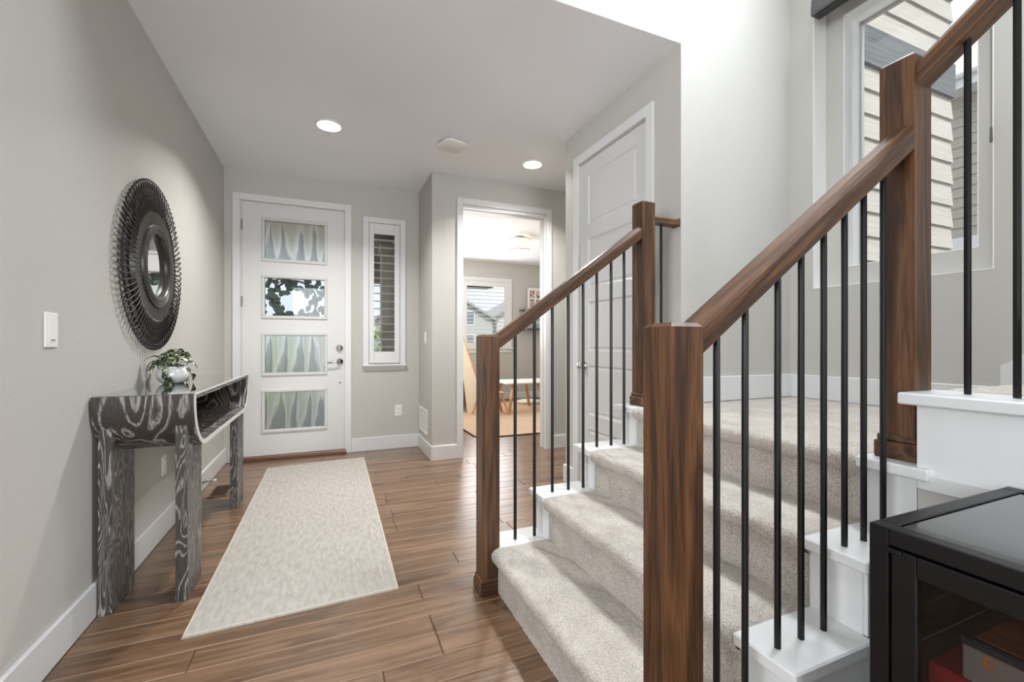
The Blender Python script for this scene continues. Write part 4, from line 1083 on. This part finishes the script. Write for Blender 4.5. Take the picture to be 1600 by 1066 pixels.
MB().ring(P_, [(x + (cenr[0] - x) * .012, y + (cenr[1] - y) * .012) for x, y in P_], 'Z', 0, .0115).build('bound_edge', simple('brown_binding', lin(112, 84, 62), .9), ro_)
kt = thing('play_table', 'low white childrens table with splayed beech legs in the office', 'table', (3.0, 6.75, 0.01))
MB().bbox(2.60, 3.55, 6.42, 7.10, 0.462, 0.492, .012).build('tabletop', simple('white_laminate', lin(236, 232, 224), .35), kt)
for (xa, ya, xb, yb) in ((2.76, 6.52, 2.64, 6.40), (3.20, 6.52, 3.32, 6.40), (2.76, 7.0, 2.64, 7.12), (3.20, 7.0, 3.32, 7.12)):
    a, b = Vector((xa, ya, .462)), Vector((xb, yb, .012))
    oriented(MB().prism([(-.018, -.018), (.018, -.018), (.018, .018), (-.018, .018)], 'Z', 0, (b - a).length), 'leg', M['light_wood'], kt, a, b)
st_ = thing('play_stool', 'small beech stool left of the low white table', 'stool', (2.33, 6.45, 0.01))
MB().bbox(2.17, 2.53, 6.28, 6.62, 0.335, 0.362, .012).build('seat', M['light_wood'], st_)
for (sx, sy) in ((1, 1), (1, -1), (-1, 1), (-1, -1)):
    a, b = Vector((2.35 + sx * .14, 6.45 + sy * .11, .338)), Vector((2.35 + sx * .245, 6.45 + sy * .15, .012))
    oriented(MB().prism([(-.016, -.016), (.016, -.016), (.016, .016), (-.016, .016)], 'Z', 0, (b - a).length), 'leg', M['light_wood'], st_, a, b)
cu = thing('floor_cushion', 'round white cushion on the rug behind the low table', 'cushion', (3.50, 7.45, 0.01))
MB().lathe([(0, 0), (.20, 0), (.225, .02), (.22, .045), (.16, .06), (0, .064)], (3.46, 7.42, .011), n=28).build('cushion_pad', simple('white_cushion', lin(232, 226, 214), .9), cu, True)
tp = thing('teepee_tent', 'cream canvas play teepee beside the office window', 'tent', (1.85, 7.2, 0.01))
bs = [(2.56, 7.68), (1.42, 7.68), (1.42, 6.72), (2.40, 6.72)]; apx = Vector((1.95, 7.2, 1.72))
M['canvas'] = simple('cream_canvas', lin(226, 212, 190), .9)
def lerp(p, t_, z0=.012): q = Vector((p[0], p[1], z0)); return q + (apx - q) * t_
cv = MB()
for i in range(4):
    if i == 2: continue
    a, b = bs[i], bs[(i + 1) % 4]
    cv.poly([lerp(a, 0), lerp(b, 0), lerp(b, .93), lerp(a, .93)], [(0, 1, 2, 3)])
cv.build('canvas', M['canvas'], tp)
fp = MB(); a, b = bs[2], bs[3]
q = lerp(a, 0) + (lerp(b, 0) - lerp(a, 0)) * .35
fp.poly([lerp(a, 0), q, lerp(a, .9)], [(0, 1, 2)]); q2 = lerp(a, 0) + (lerp(b, 0) - lerp(a, 0)) * .65
fp.poly([q2, lerp(b, 0), lerp(b, .9)], [(0, 1, 2)]); fp.build('door_flap', M['canvas'], tp)
for p in bs:
    a = Vector((p[0], p[1], .012)); e = apx + (apx - a) * .12; MB().tube([tuple(a), tuple(e)], .012, 6).build('pole', M['light_wood'], tp)

# ------------------------------------------------------------------ outdoors
def tex_siding(name, c1, c2):
    m, nt, b = new_mat(name); v = coords(nt, (.35, 2.0, 9), rnd=11.0)
    n = N(nt, 'ShaderNodeTexNoise', Scale=7.0, Detail=5.0, Distortion=1.0); nt.links.new(v, n.inputs['Vector'])
    r = ramp_node(nt, n.outputs['Fac'], [(.35, c1[:3]), (.65, c2[:3])]); nt.links.new(r.outputs[0], b.inputs['Base Color'])
    b.inputs['Roughness'].default_value = .7; bump(nt, b, n.outputs['Fac'], .4, .003); return m
M['siding'] = tex_siding('beige_lap_siding', lin(185, 181, 174), lin(199, 196, 189))
M['siding2'] = tex_siding('grey_lap_siding', lin(168, 163, 153), lin(180, 175, 165))
M['band'] = tex_siding('slate_band_board', lin(96, 102, 106), lin(118, 123, 126))
# own house wing just outside the stair window (facing -Y, corner at x=4.77)
sw_ = thing('siding_wing', 'beige lap sided house wall with dark band just outside stair window', 'house wall', (3.8, 2.1, 0))
MB().box(2.95, 4.73, 1.985, 2.3, 0, 4.9).build('wall_core', M['siding'], sw_)
def lap(x0, x1, yface, z0, z1, mat, parent):
    P = [(yface - 0.024, z0), (yface - 0.024, z0 + 0.002), (yface - 0.006, z1 + 0.012), (yface + 0.012, z1 + 0.012), (yface + 0.012, z0)]
    return MB().prism(P, 'X', x0, x1).build('siding_board', mat, parent)
z = 3.133 - 0.178 * 17
while z < 4.7:
    if z < 3.13 - .01: lap(2.866, 4.775, 1.975, z, z + 0.178, M['siding'], sw_)
    elif z < 3.14: MB().box(2.87, 4.785, 1.940, 1.985, 3.133, 3.405).build('band_board', M['band'], sw_); z = 3.405 - 0.178
    else: lap(2.866, 4.775, 1.975, z, z + 0.178, M['siding'], sw_)
    z += 0.178
# neighbour house across the side yard
nh = thing('neighbour_house', 'neighbour house with grey lap siding beyond the stair window', 'house', (10.6, 2.5, 0))
NXW = 10.3
MB().box(NXW + .03, NXW + 4, -2.0, 8.0, 0, 5.5).build('wall_core', M['siding2'], nh)
z = 2.97
while z < 5.45:
    P = [(NXW - 0.024, z), (NXW - .022, z + .002), (NXW - 0.004, z + .19), (NXW + .03, z + .19), (NXW + .03, z)]
    MB().prism(P, 'Y', -2.0, 8.0).build('siding_board', M['siding2'], nh); z += 0.178
MB().box(NXW - .05, NXW + .03, -2.0, 8.0, 2.70, 2.97).build('trim_band', M['trim'], nh)
MB().box(NXW - .45, NXW - .42, -2.2, 8.2, 5.42, 5.66).build('fascia', M['trim'], nh)
MB().tube([(NXW - .50, -2.2, 5.62), (NXW - .50, 8.2, 5.62)], .06, 8).build('gutter', M['trim'], nh)
MB().box(NXW - .42, NXW + .03, -2.2, 8.2, 5.45, 5.48).build('soffit', M['trim'], nh)
MB().prism([(NXW - .50, 5.66), (NXW + 3.5, 7.0), (NXW + 3.5, 6.9), (NXW - .40, 5.60)], 'Y', -2.2, 8.2).build('roof', simple('dark_shingle', lin(92, 90, 90), .9), nh)
# porch
struct(MB().box(-3, XJ, YF + .15, 7.6, -.25, -.06).build('ground_porch', simple('porch_concrete', lin(214, 212, 207), .8)))
struct(MB().box(-40, 40, YF + .15, 60, -.5, -.26).box(4.92, 40, -10, YF + .15, -.5, -.26).box(XW + .25, 4.92, -10, 2.9, -.5, -.26).build('ground_yard', simple('side_yard_gravel', lin(150, 146, 140), .95)))
struct(MB().box(0.55, XJ, 6.2, 9.0, 2.62, 2.80).box(0.55, 3.2, 8.6, 9.0, 2.28, 2.80).build('ceiling_porch', simple('porch_ceiling', lin(120, 114, 106), .8)))
pc = thing('porch_column', 'square taupe porch column seen through the sidelight window', 'column', (0.76, 6.45, -.06))
M['taupe'] = simple('taupe_paint', lin(142, 138, 129), .7)
MB().bbox(0.71, 0.90, 6.33, 6.58, -.06, 2.5, .006).build('column_shaft', M['taupe'], pc)
MB().bbox(0.69, 0.915, 6.31, 6.60, -.06, .12, .006).build('column_base', M['taupe'], pc)
MB().bbox(0.69, 0.915, 6.31, 6.60, 2.38, 2.5, .006).build('column_cap', M['taupe'], pc)
def leafball(mb, rnd, c, R, nleaf, s):
    for _ in range(nleaf):
        u = Vector((rnd.gauss(0, 1), rnd.gauss(0, 1), rnd.gauss(0, 1))).normalized() * (rnd.uniform(.5, 1) ** .5)
        p = Vector((c[0] + u.x * R[0], c[1] + u.y * R[1], c[2] + u.z * R[2]))
        a = Vector((rnd.uniform(-1, 1), rnd.uniform(-1, 1), rnd.uniform(-1, 1))).normalized(); b = a.cross(Vector((rnd.uniform(-1, 1), rnd.uniform(-1, 1), 1))).normalized()
        mb.poly([p - a * s, p + b * s * .5, p + a * s, p - b * s * .5], [(0, 1, 2, 3)])
M['shrub'] = simple('shrub_leaf', lin(150, 180, 96), .6)
rs = random.Random(3)
for i, (x, y_, h_, lab) in enumerate(((1.05, 10.2, 1.75, 'leafy green shrub beyond the porch, seen low in the sidelight'), (-0.9, 10.6, 1.3, 'leafy green shrub beyond the porch, behind the front door'))):
    t_ = thing('shrub', lab, 'shrub', (x, y_, -.26), 'front yard shrubs')
    mb = MB(); leafball(mb, rs, (x, y_, h_ * .48 - .2), (.75, .6, h_ * .52), 900, .05); o = mb.build('foliage', M['shrub'], t_); o['kind'] = 'stuff'
    MB().tube([(x, y_, -.26), (x + .02, y_, .4), (x, y_, .8)], [.03, .025, .01], 6).build('stem', M['post'], t_)
# houses across the street, seen through the office louvers
for (x0, x1, y_, ze, zr, col, lab) in ((4.5, 15.5, 42, 3.6, 6.6, lin(176, 182, 176), 'pale grey green gabled house across the street'), (17.5, 29, 46, 4.2, 7.4, lin(200, 198, 190), 'off white gabled house farther right across the street')):
    t_ = thing('street_house', lab, 'house', ((x0 + x1) / 2, y_, -.26), 'houses across the street')
    MB().prism([(x0, -.26), (x1, -.26), (x1, ze), ((x0 + x1) / 2, zr), (x0, ze)], 'Y', y_, y_ + 8).build('walls', simple('far_siding', col, .8), t_)
    mid = (x0 + x1) / 2
    MB().prism([(x0 - .5, ze - .3), (mid, zr + .05), (mid, zr + .3), (x0 - .5, ze - .05)], 'Y', y_ - .4, y_ + 8).prism([(mid, zr + .05), (x1 + .5, ze - .3), (x1 + .5, ze - .05), (mid, zr + .3)], 'Y', y_ - .4, y_ + 8).build('roof', simple('far_roof', lin(150, 148, 148), .9), t_)
    for k in range(3):
        wx = x0 + 1.2 + k * (x1 - x0 - 2.4) / 2.6
        for wz in (.8, 3.1):
            f_ = MB().box(wx - .1, wx + 1.3, y_ - .06, y_, wz - .1, wz + 1.3).build('window_surround', M['trim'], t_)
            MB().box(wx, wx + 1.2, y_ - .08, y_ - .05, wz, wz + 1.2).build('window_glass', simple('far_glass', lin(120, 130, 140), .2), f_)
# wreath on the outside of the front door
wr = thing('door_wreath', 'dark green leafy wreath hanging outside the front door glass', 'wreath', (-0.29, YF + .12, 1.53))
lw = MB()
for i in range(5):
    t_ = i / 4; w = 0.027 * math.sin(PI * (t_ * .9 + .08)); lw.v += [(-w, t_ * .075, .006 * math.sin(PI * t_)), (0, t_ * .075, 0), (w, t_ * .075, .006 * math.sin(PI * t_))]
for i in range(4):
    for k in range(2): a = i * 3 + k; lw.f.append((a, a + 1, a + 4, a + 3))
M['wreath'] = simple('wreath_leaf', lin(74, 92, 84), .55)
MB().tube([(-0.29 + 0.20 * math.cos(2 * PI * k / 40), YF + .115, 1.53 + 0.20 * math.sin(2 * PI * k / 40)) for k in range(40)], .011, 6, True).build('vine_ring', simple('vine', lin(70, 62, 52), .8), wr)
l0 = None; rw = random.Random(9)
for i in range(120):
    a = 2 * PI * i / 120 + rw.uniform(-.05, .05); R_ = .20 + rw.uniform(-.07, .11)
    p = Vector((-0.29 + R_ * math.cos(a), YF + .115 + rw.uniform(-.03, .02), 1.53 + R_ * math.sin(a)))
    if l0 is None: l0 = lw.build('leaf', M['wreath'], wr, True, origin=(0, 0, 0)); o = l0; o.location = p - WL[wr.name]; WL[o.name] = p
    else: o = copy_part(l0, wr, p)
    o.rotation_euler = (PI / 2 + rw.uniform(-.5, .5), -a + rw.choice([-.3, PI / 2, PI, PI + .6]) + rw.uniform(-.6, .6), rw.uniform(-.4, .4))
